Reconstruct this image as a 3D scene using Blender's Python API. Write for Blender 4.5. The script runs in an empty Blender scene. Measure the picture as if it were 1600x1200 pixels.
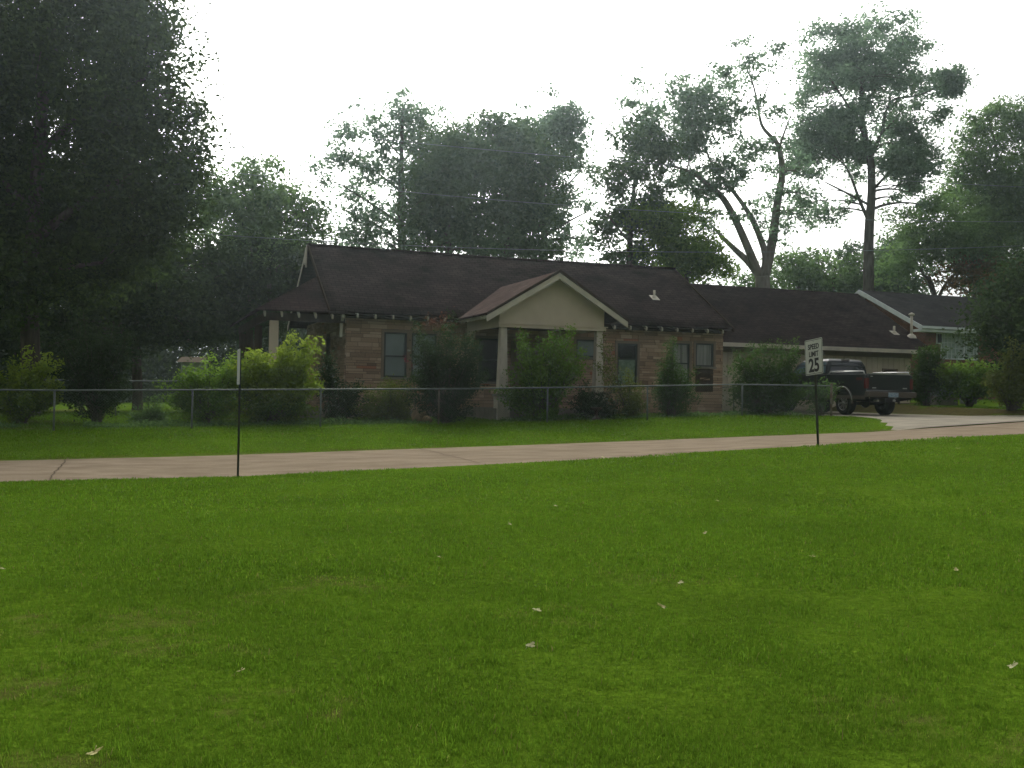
import bpy, math, random
import numpy as np
from mathutils import Vector, Matrix

# ------------------------------------------------------------------ camera, world, sun
SC = bpy.context.scene
COL = SC.collection
FPX = 1650.0          # focal length in pixels of a 1600 px wide frame
CZ = 1.55
PITCH = math.atan(25 / FPX); ROLL = math.atan(.017)
fw = np.array([0, math.cos(PITCH), math.sin(PITCH)]); rx = np.array([1., 0, 0]); ux = np.cross(rx, fw)
cr = math.cos(ROLL) * rx + math.sin(ROLL) * ux
cu = -math.sin(ROLL) * rx + math.cos(ROLL) * ux
cam_d = bpy.data.cameras.new('camera'); cam = bpy.data.objects.new('camera', cam_d); COL.objects.link(cam)
cam_d.sensor_width = 36; cam_d.lens = 36 * FPX / 1600; cam_d.clip_end = 2000; cam_d.clip_start = .05
M = Matrix.Identity(4)
for i in range(3):
    M[i][0] = cr[i]; M[i][1] = cu[i]; M[i][2] = -fw[i]
M[2][3] = CZ
cam.matrix_world = M
SC.camera = cam

SUN_EL, SUN_AZ = math.radians(36), math.radians(-6)     # azimuth from +Y towards +X
w = bpy.data.worlds.new("World"); SC.world = w; w.use_nodes = True
nt = w.node_tree; nt.nodes.clear()
sky = nt.nodes.new('ShaderNodeTexSky'); sky.sky_type = 'NISHITA'; sky.sun_disc = False
sky.sun_elevation = SUN_EL; sky.sun_rotation = SUN_AZ; sky.dust_density = 9; sky.air_density = 1.0; sky.ozone_density = 1
hsv = nt.nodes.new('ShaderNodeHueSaturation'); hsv.inputs['Saturation'].default_value = .15
bg = nt.nodes.new('ShaderNodeBackground'); bg.inputs['Strength'].default_value = .15
wo = nt.nodes.new('ShaderNodeOutputWorld')
nt.links.new(sky.outputs[0], hsv.inputs['Color']); nt.links.new(hsv.outputs[0], bg.inputs[0]); nt.links.new(bg.outputs[0], wo.inputs[0])
sd = bpy.data.lights.new('sun', 'SUN'); sd.energy = 1.1; sd.angle = math.radians(14); sd.color = (1, .95, .86)
sun = bpy.data.objects.new('sun', sd); COL.objects.link(sun)
sdir = Vector((math.sin(SUN_AZ) * math.cos(SUN_EL), math.cos(SUN_AZ) * math.cos(SUN_EL), math.sin(SUN_EL)))
sun.rotation_euler = (-sdir).to_track_quat('-Z', 'Y').to_euler()
sun.location = (0, 0, 40)
SC.view_settings.view_transform = 'Standard'; SC.view_settings.look = 'None'
SC.view_settings.exposure = 0.40; SC.view_settings.gamma = 1
SC.cycles.max_bounces = 8; SC.cycles.transparent_max_bounces = 8; SC.cycles.volume_bounces = 1

# ------------------------------------------------------------------ frames and maths
A = math.radians(20.1)
E1 = np.array([math.cos(A), math.sin(A), 0]); E2 = np.array([-math.sin(A), math.cos(A), 0])
O = np.array([0, 0, CZ])
def ray(x, y):
    d = fw * FPX + cr * (x - 800) + cu * (600 - y); return d / d[1]
def at(x, y, Y): return O + ray(x, y) * Y
def W(a, c, z): return E1 * a + E2 * c + np.array([0, 0, z])
def onp(x, y, c):
    d = ray(x, y); P = O + d * (c / (d @ E2)); return float(P @ E1), float(P[2])
def ac(x, Y):
    d = ray(x, 600); P = d * Y; return float(P @ E1), float(P @ E2)

GA = np.array([-400, -20, -2, 2, 10, 19, 25, 29.1, 30.0, 31, 40, 70, 400.])
GC = np.array([-400, -10, 4, 18.8, 23.9, 29.4, 36, 45, 60, 120, 1200.])
GZ = np.array([
 [0, 0, 0, 0, 0, 0, 0, 0, 0, 0, 0, 0, 0],
 [0, 0, 0, 0, 0, 0, 0, 0, 0, 0, 0, 0, 0],
 [0, 0, 0, 0, 0, 0.05, 0.1, 0.13, 0.14, 0.15, 0.2, 0.3, 0.3],
 [-0.1, 0, 0.09, 0.15, 0.48, 0.95, 1.15, 1.27, 1.29, 1.3, 1.5, 1.7, 1.7],
 [-0.1, 0, 0.15, 0.25, 0.51, 0.83, 1.2, 1.28, 1.31, 1.3, 1.5, 1.7, 1.7],
 [0.3, 0.4, 0.55, 0.64, 0.83, 1.15, 1.17, 1.24, 1.5, 1.48, 1.7, 1.9, 1.9],
 [0.4, 0.5, 0.7, 0.75, 0.9, 1.12, 1.2, 1.26, 1.62, 1.6, 1.8, 2, 2],
 [0.4, 0.5, 0.75, 0.8, 0.95, 1.15, 1.35, 1.42, 1.72, 1.7, 2, 2.1, 2.1],
 [0.4, 0.5, 0.75, 0.8, 1, 1.2, 1.5, 1.65, 1.78, 1.8, 2.1, 2.2, 2.2],
 [0.5, 0.6, 0.8, 0.9, 1.1, 1.3, 1.6, 1.78, 1.87, 1.9, 2.2, 2.3, 2.3],
 [0.5, 0.6, 0.8, 0.9, 1.1, 1.3, 1.6, 1.78, 1.87, 1.9, 2.2, 2.3, 2.3],])
def G(a, c):
    a = np.clip(np.asarray(a, float), GA[0], GA[-1]); c = np.clip(np.asarray(c, float), GC[0], GC[-1])
    i = np.clip(np.searchsorted(GA, a, 'right') - 1, 0, len(GA) - 2); j = np.clip(np.searchsorted(GC, c, 'right') - 1, 0, len(GC) - 2)
    u = (a - GA[i]) / (GA[i + 1] - GA[i]); v = (c - GC[j]) / (GC[j + 1] - GC[j])
    return (GZ[j, i] * (1 - u) + GZ[j, i + 1] * u) * (1 - v) + (GZ[j + 1, i] * (1 - u) + GZ[j + 1, i + 1] * u) * v
def GXY(X, Y): return G(X * E1[0] + Y * E1[1], X * E2[0] + Y * E2[1])
def ground_pt(px, Y, dz=0.):
    d = ray(px, 620); X = d[0] * Y; return np.array([X, Y, float(GXY(X, Y)) + dz])

_rs = np.random.RandomState(5); _NT = _rs.rand(256, 256)
def vnoise(x, y, s):
    x = np.asarray(x) / s + 1000.3; y = np.asarray(y) / s + 1000.7
    xi = np.floor(x).astype(int); yi = np.floor(y).astype(int); fx = x - xi; fy = y - yi
    fx = fx * fx * (3 - 2 * fx); fy = fy * fy * (3 - 2 * fy)
    g = lambda i, j: _NT[i % 256, j % 256]
    return (g(xi, yi) * (1 - fx) + g(xi + 1, yi) * fx) * (1 - fy) + (g(xi, yi + 1) * (1 - fx) + g(xi + 1, yi + 1) * fx) * fy

# ------------------------------------------------------------------ materials
def mat(name, col, rough=.8, spec=.3, metal=0., noise=None, bump=None, coat=0.):
    """noise=(scale, colour2, stretch xyz) ; bump=(scale, strength)"""
    m = bpy.data.materials.new(name); m.use_nodes = True; n = m.node_tree; b = n.nodes['Principled BSDF']
    b.inputs['Base Color'].default_value = (*col, 1); b.inputs['Roughness'].default_value = rough
    b.inputs['Specular IOR Level'].default_value = spec; b.inputs['Metallic'].default_value = metal
    b.inputs['Coat Weight'].default_value = coat
    if rough >= .8: b.inputs['Specular IOR Level'].default_value = 0
    tc = n.nodes.new('ShaderNodeTexCoord'); mp = n.nodes.new('ShaderNodeMapping')
    mp.inputs['Rotation'].default_value = (0, 0, -A); n.links.new(tc.outputs['Object'], mp.inputs[0])
    if noise:
        mp.inputs['Scale'].default_value = noise[2] if len(noise) > 2 else (1, 1, 1)
        t = n.nodes.new('ShaderNodeTexNoise'); t.inputs['Scale'].default_value = noise[0]; t.inputs['Detail'].default_value = 6
        r = n.nodes.new('ShaderNodeValToRGB'); r.color_ramp.elements[0].position = .35; r.color_ramp.elements[1].position = .65
        r.color_ramp.elements[0].color = (*col, 1); r.color_ramp.elements[1].color = (*noise[1], 1)
        n.links.new(mp.outputs[0], t.inputs[0]); n.links.new(t.outputs[0], r.inputs[0]); n.links.new(r.outputs[0], b.inputs['Base Color'])
    if bump:
        t2 = n.nodes.new('ShaderNodeTexNoise'); t2.inputs['Scale'].default_value = bump[0]; t2.inputs['Detail'].default_value = 4
        bp = n.nodes.new('ShaderNodeBump'); bp.inputs['Strength'].default_value = bump[1]; bp.inputs['Distance'].default_value = .02
        n.links.new(mp.outputs[0], t2.inputs[0]); n.links.new(t2.outputs[0], bp.inputs['Height']); n.links.new(bp.outputs[0], b.inputs['Normal'])
    return m
def tone_mat(name, stops, rough=.85, transl=0., spec=.2, bump=None):
    """colour ramp over the per-vertex value 'tone' (which stone, which leaf)"""
    m = bpy.data.materials.new(name); m.use_nodes = True; n = m.node_tree; b = n.nodes['Principled BSDF']
    at_ = n.nodes.new('ShaderNodeAttribute'); at_.attribute_name = 'tone'
    r = n.nodes.new('ShaderNodeValToRGB'); e = r.color_ramp.elements
    while len(e) < len(stops): e.new(.5)
    for k, (p, c) in enumerate(stops): e[k].position = p; e[k].color = (*c, 1)
    n.links.new(at_.outputs['Fac'], r.inputs[0]); n.links.new(r.outputs[0], b.inputs['Base Color'])
    b.inputs['Roughness'].default_value = rough; b.inputs['Specular IOR Level'].default_value = spec
    if bump:
        tc = n.nodes.new('ShaderNodeTexCoord'); t2 = n.nodes.new('ShaderNodeTexNoise'); t2.inputs['Scale'].default_value = bump[0]
        bp = n.nodes.new('ShaderNodeBump'); bp.inputs['Strength'].default_value = bump[1]; bp.inputs['Distance'].default_value = .02
        n.links.new(tc.outputs['Object'], t2.inputs[0]); n.links.new(t2.outputs[0], bp.inputs['Height']); n.links.new(bp.outputs[0], b.inputs['Normal'])
    if transl:
        nb = n.nodes.new('ShaderNodeBsdfDiffuse'); n.links.new(r.outputs[0], nb.inputs[0]); n.nodes.remove(b); b = nb
        tr = n.nodes.new('ShaderNodeBsdfTranslucent'); mx = n.nodes.new('ShaderNodeMixShader'); mx.inputs[0].default_value = transl
        n.links.new(r.outputs[0], tr.inputs[0]); n.links.new(b.outputs[0], mx.inputs[1]); n.links.new(tr.outputs[0], mx.inputs[2])
        n.links.new(mx.outputs[0], n.nodes['Material Output'].inputs[0])
    return m
def brick_mat(name, c1, c2, mortar, bw, rh, ms, plane='xz', rough=.9, nz=.35):
    m = bpy.data.materials.new(name); m.use_nodes = True; n = m.node_tree; b = n.nodes['Principled BSDF']
    tc = n.nodes.new('ShaderNodeTexCoord'); mp = n.nodes.new('ShaderNodeMapping'); mp.inputs['Rotation'].default_value = (0, 0, -A)
    n.links.new(tc.outputs['Object'], mp.inputs[0])
    sx = n.nodes.new('ShaderNodeSeparateXYZ'); cx = n.nodes.new('ShaderNodeCombineXYZ'); n.links.new(mp.outputs[0], sx.inputs[0])
    if plane == 'xz':
        ad = n.nodes.new('ShaderNodeMath'); n.links.new(sx.outputs[0], ad.inputs[0]); n.links.new(sx.outputs[1], ad.inputs[1])
        n.links.new(ad.outputs[0], cx.inputs[0]); n.links.new(sx.outputs[2], cx.inputs[1])
    elif plane == 'xy': n.links.new(sx.outputs[0], cx.inputs[0]); n.links.new(sx.outputs[1], cx.inputs[1])
    else: n.links.new(sx.outputs[1], cx.inputs[0]); n.links.new(sx.outputs[0], cx.inputs[1])
    br = n.nodes.new('ShaderNodeTexBrick'); br.inputs['Scale'].default_value = 1
    br.inputs['Color1'].default_value = (*c1, 1); br.inputs['Color2'].default_value = (*c2, 1); br.inputs['Mortar'].default_value = (*mortar, 1)
    br.inputs['Brick Width'].default_value = bw; br.inputs['Row Height'].default_value = rh; br.inputs['Mortar Size'].default_value = ms
    n.links.new(cx.outputs[0], br.inputs[0])
    t = n.nodes.new('ShaderNodeTexNoise'); t.inputs['Scale'].default_value = .9; t.inputs['Detail'].default_value = 8; t.inputs['Roughness'].default_value = .7
    n.links.new(mp.outputs[0], t.inputs[0])
    mr = n.nodes.new('ShaderNodeMapRange'); mr.inputs[1].default_value = .3; mr.inputs[2].default_value = .7; mr.inputs[3].default_value = 1 - nz; mr.inputs[4].default_value = 1 + nz
    n.links.new(t.outputs[0], mr.inputs[0])
    mu = n.nodes.new('ShaderNodeVectorMath'); mu.operation = 'SCALE'; n.links.new(br.outputs[0], mu.inputs[0]); n.links.new(mr.outputs[0], mu.inputs['Scale'])
    n.links.new(mu.outputs[0], b.inputs['Base Color']); b.inputs['Roughness'].default_value = rough; b.inputs['Specular IOR Level'].default_value = 0
    bp = n.nodes.new('ShaderNodeBump'); bp.inputs['Strength'].default_value = .5; bp.inputs['Distance'].default_value = .01
    n.links.new(br.outputs['Fac'], bp.inputs['Height']); bp.invert = True; n.links.new(bp.outputs[0], b.inputs['Normal'])
    return m

# ------------------------------------------------------------------ object helpers
def tag(o, label=None, cat=None, group=None, kind=None):
    if label: o['label'] = label
    if cat: o['category'] = cat
    if group: o['group'] = group
    if kind: o['kind'] = kind
    return o
ORI = {}
def root(name, loc, label, cat, group=None):
    o = bpy.data.objects.new(name, None); COL.objects.link(o); o.location = [float(v) for v in loc]; o.empty_display_size = .3
    ORI[o] = np.array(o.location); return tag(o, label, cat, group)
def link(name, me, m, parent=None, origin=None):
    o = bpy.data.objects.new(name, me); COL.objects.link(o)
    if m is not None: me.materials.append(m)
    if parent is not None:
        o.parent = parent; ORI[o] = ORI[parent]
    else:
        ORI[o] = np.zeros(3) if origin is None else np.array(origin, float); o.location = [float(v) for v in ORI[o]]
    return o
def nmesh(name, V, F, m, parent=None, origin=None, tone=None, smooth=False):
    """V (n,3) world, F (k,3|4) ints"""
    off = ORI[parent] if parent is not None else (np.zeros(3) if origin is None else np.array(origin, float))
    V = (np.asarray(V, float) - off).astype(np.float32); F = np.asarray(F, np.int32); k = F.shape[1]
    me = bpy.data.meshes.new(name); me.vertices.add(len(V)); me.vertices.foreach_set('co', V.ravel())
    me.loops.add(F.size); me.loops.foreach_set('vertex_index', F.ravel())
    me.polygons.add(len(F)); me.polygons.foreach_set('loop_start', np.arange(0, F.size, k, dtype=np.int32))
    me.polygons.foreach_set('loop_total', np.full(len(F), k, np.int32))
    if smooth: me.polygons.foreach_set('use_smooth', np.ones(len(F), bool))
    if tone is not None:
        t = me.attributes.new('tone', 'FLOAT', 'POINT'); t.data.foreach_set('value', np.asarray(tone, np.float32))
    me.update(calc_edges=True)
    return link(name, me, m, parent, origin)
class MB:
    def __init__(s): s.v = []; s.f = []; s.t = []; s.cur = .5; s.sm = []
    def add(s, vs, fs, smooth=False):
        b = len(s.v); s.v += [tuple(map(float, p)) for p in vs]; s.t += [s.cur] * len(vs)
        s.f += [tuple(b + i for i in f) for f in fs]; s.sm += [smooth] * len(fs); return s
    def hexa(s, p): # p: 8 points, bottom ring 0-3, top ring 4-7
        return s.add(p, [(3, 2, 1, 0), (4, 5, 6, 7), (0, 1, 5, 4), (1, 2, 6, 5), (2, 3, 7, 6), (3, 0, 4, 7)])
    def box(s, a0, a1, c0, c1, z0, z1):
        return s.hexa([W(a0, c0, z0), W(a1, c0, z0), W(a1, c1, z0), W(a0, c1, z0), W(a0, c0, z1), W(a1, c0, z1), W(a1, c1, z1), W(a0, c1, z1)])
    def xbox(s, x0, x1, y0, y1, z0, z1):
        return s.hexa([(x0, y0, z0), (x1, y0, z0), (x1, y1, z0), (x0, y1, z0), (x0, y0, z1), (x1, y0, z1), (x1, y1, z1), (x0, y1, z1)])
    def prism(s, pts, d): # polygon pts extruded by vector d
        n = len(pts); P = [np.array(p, float) for p in pts]; d = np.array(d, float)
        return s.add(P + [p + d for p in P], [tuple(range(n))[::-1], tuple(range(n, 2 * n))] + [(i, (i + 1) % n, n + (i + 1) % n, n + i) for i in range(n)])
    def tube(s, path, r, n=8, cap=True):
        path = [np.array(p, float) for p in path]; rr = r if hasattr(r, '__len__') else [r] * len(path); vs = []; up = np.array([.13, .21, 1.])
        for i, p in enumerate(path):
            d = path[min(i + 1, len(path) - 1)] - path[max(i - 1, 0)]; d = d / (np.linalg.norm(d) + 1e-9)
            u = np.cross(d, up if abs(d[2]) < .95 else np.array([1., .1, 0])); u /= np.linalg.norm(u); v = np.cross(d, u)
            for k in range(n):
                t = 2 * math.pi * k / n; vs.append(p + rr[i] * (math.cos(t) * u + math.sin(t) * v))
        fs = [(i * n + k, i * n + (k + 1) % n, (i + 1) * n + (k + 1) % n, (i + 1) * n + k) for i in range(len(path) - 1) for k in range(n)]
        s.add(vs, fs, True)
        if cap:
            b = len(s.v) - len(vs); s.f += [tuple(b + k for k in range(n))[::-1], tuple(b + (len(path) - 1) * n + k for k in range(n))]; s.sm += [False] * 2
        return s
    def lathe(s, c, prof, axis=(0, 0, 1), n=24):
        ax = np.array(axis, float); ax /= np.linalg.norm(ax); u = np.cross(ax, (0, 0, 1.) if abs(ax[2]) < .9 else (1., 0, 0)); u /= np.linalg.norm(u); v = np.cross(ax, u)
        vs = [np.array(c) + ax * h + r * (math.cos(2 * math.pi * k / n) * u + math.sin(2 * math.pi * k / n) * v) for r, h in prof for k in range(n)]
        m = len(prof); fs = [(i * n + k, i * n + (k + 1) % n, (i + 1) * n + (k + 1) % n, (i + 1) * n + k) for i in range(m - 1) for k in range(n)]
        return s.add(vs, fs, True)
    def build(s, name, m, parent=None, origin=None, tone=False, bevel=0):
        off = ORI[parent] if parent is not None else (np.zeros(3) if origin is None else np.array(origin, float))
        me = bpy.data.meshes.new(name); me.from_pydata([tuple(np.array(p) - off) for p in s.v], [], s.f)
        me.polygons.foreach_set('use_smooth', s.sm)
        if tone: t = me.attributes.new('tone', 'FLOAT', 'POINT'); t.data.foreach_set('value', s.t)
        me.validate(); me.update(); o = link(name, me, m, parent, origin)
        if bevel:
            b = o.modifiers.new('bevel', 'BEVEL'); b.width = bevel; b.segments = 2; b.limit_method = 'ANGLE'
        return o

# ------------------------------------------------------------------ ground, road, drive
ROAD0, ROAD1 = 18.8, 23.9
def road_near(a): return ROAD0 + .10 * (vnoise(a, a * 0, 1.3) - .5) + .35 * (vnoise(a, a * 0 + 9, 7) - .5)
def road_far(a): return ROAD1 + .10 * (vnoise(a, a * 0 + 40, 1.1) - .5) + .3 * (vnoise(a, a * 0 + 70, 6) - .5)
def drive_l(c): return np.interp(c, [23, 24, 25.5, 28, 31, 39.6], [19.6, 19.9, 21.0, 22.7, 24.2, 24.4]) + .08 * (vnoise(c, c * 0, .8) - .5)
def drive_r(c): return np.interp(c, [23, 24, 25.5, 28, 31, 34, 39.6], [36, 34.5, 31.5, 29.6, 29.1, 28.9, 29.0]) + .08 * (vnoise(c, c * 0 + 20, .8) - .5)
def in_road(a, c): return (c > road_near(a)) & (c < road_far(a))
def in_drive(a, c): return (c >= 23.5) & (c < 39) & (a > drive_l(c)) & (a < drive_r(c))

def mat_ground():
    m = bpy.data.materials.new('lawn_soil'); m.use_nodes = True; n = m.node_tree; b = n.nodes['Principled BSDF']; L = n.links
    tc = n.nodes.new('ShaderNodeTexCoord')
    def noise(s, d=6, r=.6):
        t = n.nodes.new('ShaderNodeTexNoise'); t.inputs['Scale'].default_value = s; t.inputs['Detail'].default_value = d; t.inputs['Roughness'].default_value = r
        L.new(tc.outputs['Object'], t.inputs[0]); return t
    def ramp(f, a, b_, pa=.35, pb=.65):
        r = n.nodes.new('ShaderNodeValToRGB'); r.color_ramp.elements[0].position = pa; r.color_ramp.elements[1].position = pb
        r.color_ramp.elements[0].color = (*a, 1); r.color_ramp.elements[1].color = (*b_, 1); L.new(f, r.inputs[0]); return r
    r1 = ramp(noise(.5).outputs[0], (.052, .096, .008), (.078, .138, .010))
    r2 = ramp(noise(14, 8, .75).outputs[0], (.45, .45, .45), (1.5, 1.5, 1.5), .3, .7)
    mu = n.nodes.new('ShaderNodeMix'); mu.data_type = 'RGBA'; mu.blend_type = 'MULTIPLY'; mu.inputs[0].default_value = 1
    L.new(r1.outputs[0], mu.inputs[6]); L.new(r2.outputs[0], mu.inputs[7])
    bare = n.nodes.new('ShaderNodeAttribute'); bare.attribute_name = 'tone'
    rb = ramp(noise(9, 8, .7).outputs[0], (.05, .034, .018), (.10, .07, .036))
    mx = n.nodes.new('ShaderNodeMix'); mx.data_type = 'RGBA'; L.new(bare.outputs['Fac'], mx.inputs[0]); L.new(mu.outputs[2], mx.inputs[6]); L.new(rb.outputs[0], mx.inputs[7])
    L.new(mx.outputs[2], b.inputs['Base Color']); b.inputs['Roughness'].default_value = .95; b.inputs['Specular IOR Level'].default_value = 0
    bp = n.nodes.new('ShaderNodeBump'); bp.inputs['Strength'].default_value = .6; bp.inputs['Distance'].default_value = .03
    L.new(noise(30, 4).outputs[0], bp.inputs['Height']); L.new(bp.outputs[0], b.inputs['Normal'])
    return m
BARE = []          # (X, Y, radius x, radius y, strength) thin worn patches of the lawn, scattered where the turf is worn
for (px, py, rxx, ryy, s_) in [(440, 1085, .35, .22, .8), (270, 1000, .5, .25, .45), (20, 1060, .35, .3, .7), (30, 970, .4, .3, .5), (530, 912, .45, .3, .5),
                          (1330, 1090, .3, .25, .5), (1560, 1150, .3, .2, .5), (880, 955, .4, .3, .3), (240, 960, .4, .3, .4), (420, 930, .3, .2, .3), (1040, 900, .5, .4, .2), (60, 1185, .3, .15, .5), (1400, 1110, .3, .2, .4)]:
    d = ray(px, py); t = (.0 - CZ) / d[2]; t = t * .96; BARE.append((d[0] * t, t, rxx * 1.1, ryy * 1.2, s_ * .95))
def bareness(X, Y):
    b = np.zeros_like(X)
    n = vnoise(X, Y, .09) * .6 + vnoise(X, Y, .28) * .4
    for (x, y, a, c, s_) in BARE:
        q = ((X - x) / a) ** 2 + ((Y - y) / c) ** 2
        b = np.maximum(b, s_ * np.clip(1.5 - q, 0, 1) * np.clip((n - .4) * 3.5, 0, 1))
    return b
def knots(lo, hi, st, far):
    f = [far * (2 ** -k) for k in range(0, 7)]
    return np.array([-v for v in f if -v < lo - 4] + list(np.arange(lo, hi + 1e-6, st)) + [v for v in f[::-1] if v > hi + 4])
ka = np.unique(np.round(np.concatenate([knots(-24, 52, .4, 900.), np.arange(-5, 9, .1)]), 3)); kc = np.unique(np.round(np.concatenate([knots(-6, 56, .4, 900.), np.arange(2, 14, .1)]), 3))
KA, KC = np.meshgrid(ka, kc)
Zg = G(KA, KC); ra, rc = KA.ravel(), KC.ravel()
mask = (in_road(ra, rc) & in_road(ra, rc + .3) & in_road(ra, rc - .3)) | (in_drive(ra, rc) & in_drive(ra + .4, rc) & in_drive(ra - .4, rc))
hard = in_road(ra, rc + .5) | in_road(ra, rc - .5) | in_drive(ra + .5, rc) | in_drive(ra - .5, rc)
Zf = Zg.ravel() + np.where(hard, 0, (vnoise(ra, rc, 2.2) - .5) * .05 + (vnoise(ra, rc, .8) - .5) * .015)
Zf = np.where(mask, Zf - .12, Zf)
PX = np.outer(ra, E1) + np.outer(rc, E2)
near = (np.abs(rc - 30.3) < 1.0) & (ra > 18.5) & (ra < 24)
bankz = ((ra > drive_r(rc) - .1) & (ra < drive_r(rc) + 1.1) & (rc > 24.5) & (rc < 39)) | ((rc > 37.5) & (rc < 39.4) & (ra > 29) & (ra < 36))
tn = np.maximum(np.where(bankz, .8, 0), np.where(near, .5, 0))
tn = np.maximum(tn, np.where((rc > 35.2) & (rc < 36.5) & (ra > 6) & (ra < 23), .6, 0))
tn = np.maximum(tn, .55 * np.clip((vnoise(ra, rc, 1.7) - .45) * 4, 0, 1) * ((rc > 30) & (ra > -6) & (ra < 23)))
tn = np.maximum(tn, .7 * ((rc > road_far(ra) - .1) & (rc < road_far(ra) + .35)) * (vnoise(ra, rc, .6)))
PX[:, 2] = Zf
tn = np.maximum(tn, bareness(PX[:, 0], PX[:, 1]))
nx, ny = len(ka), len(kc); idx = np.arange(nx * ny).reshape(ny, nx)
F = np.stack([idx[:-1, :-1], idx[:-1, 1:], idx[1:, 1:], idx[1:, :-1]], -1).reshape(-1, 4)
g = nmesh('ground', PX, F, mat_ground(), tone=tn, smooth=True); tag(g, kind='structure')

def mat_concrete(name, c1, c2, joint_w=4.5):
    m = mat(name, c1, .9, .2, noise=(1.2, c2, (1, 1.8, 1)), bump=(60, .3)); n = m.node_tree; L = n.links; b = n.nodes['Principled BSDF']
    src = b.inputs['Base Color'].links[0].from_socket
    t = n.nodes.new('ShaderNodeTexNoise'); t.inputs['Scale'].default_value = 25; t.inputs['Detail'].default_value = 5; tc = n.nodes['Texture Coordinate']
    L.new(tc.outputs['Object'], t.inputs[0])
    mr = n.nodes.new('ShaderNodeMapRange'); mr.inputs[3].default_value = .78; mr.inputs[4].default_value = 1.2; L.new(t.outputs[0], mr.inputs[0])
    mu = n.nodes.new('ShaderNodeVectorMath'); mu.operation = 'SCALE'; L.new(src, mu.inputs[0]); L.new(mr.outputs[0], mu.inputs['Scale'])
    L.new(mu.outputs[0], b.inputs['Base Color']); return m
M_road = mat_concrete('road_concrete', (.178, .143, .100), (.24, .195, .14))
M_drive = mat_concrete('drive_concrete', (.23, .21, .165), (.31, .28, .22))
def sheet(name, A0, A1, n, f0, f1, m, dz, nb=14, alongc=False):
    us = np.linspace(A0, A1, n); V = []; 
    for u in us:
        lo, hi = float(f0(np.array(u))), float(f1(np.array(u)))
        for k in range(nb + 1):
            t = lo + (hi - lo) * k / nb; a, c = (t, u) if alongc else (u, t)
            edge = -.03 if k in (0, nb) else 0
            V.append(W(a, c, float(G(a, c)) + dz + edge))
    F = [(i * (nb + 1) + k, (i + 1) * (nb + 1) + k, (i + 1) * (nb + 1) + k + 1, i * (nb + 1) + k + 1) for i in range(n - 1) for k in range(nb)]
    if alongc: F = [f[::-1] for f in F]
    o = nmesh(name, np.array(V), np.array(F), m, smooth=True); tag(o, kind='structure'); return o
sheet('road', -45, 80, 500, road_near, road_far, M_road, .012)
sheet('driveway', 23.75, 39.05, 90, drive_l, drive_r, M_drive, .018, alongc=True)
M_joint = mat('joint_dark', (.11, .09, .066), .95)
M_patch = mat('tar_patch', (.16, .12, .085), .95)
# joints: narrow wandering cracks in the slabs
def crack(m, pts, wdt, dz=.024):
    V = []; Fa = []
    for i in range(len(pts) - 1):
        p, q = np.array(pts[i]), np.array(pts[i + 1]); n = max(2, int(np.linalg.norm(q - p) / .15))
        d = (q - p) / np.linalg.norm(q - p); nn = np.array([-d[1], d[0]])
        for k in range(n + 1):
            r = p + (q - p) * k / n + nn * (vnoise(np.array(p[0] + k * .15), np.array(q[1]), .4) - .5) * .06; b = len(V)
            for s in (-1, 1):
                t = r + nn * s * wdt * .5; V.append(W(t[0], t[1], float(G(t[0], t[1])) + dz))
            if k: Fa.append((b - 2, b - 1, b + 1, b))
    nv = m
    nv.v and None
    m.add(V, Fa)
jm = MB()
for a in (-16, -8.7, -1.15, 6.3, 14.2, 21.6, 29, 37): crack(jm, [(a, 18.95), (a + .05, 23.75)], .022)
crack(jm, [(-20, 21.4), (0, 21.3), (21, 21.35), (40, 21.4)], .02)
crack(jm, [(19, 23.8), (34.5, 23.82)], .07, .03)
tag(jm.build('road_joints', M_joint), kind='structure')
dm = MB(); crack(dm, [(24.6, 29.3), (29.2, 29.4)], .03, .03); crack(dm, [(26.7, 24.2), (26.9, 38.5)], .03, .03); crack(dm, [(24.4, 34.5), (28.9, 34.5)], .03, .03)
tag(dm.build('driveway_joints', M_joint), kind='structure')

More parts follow.
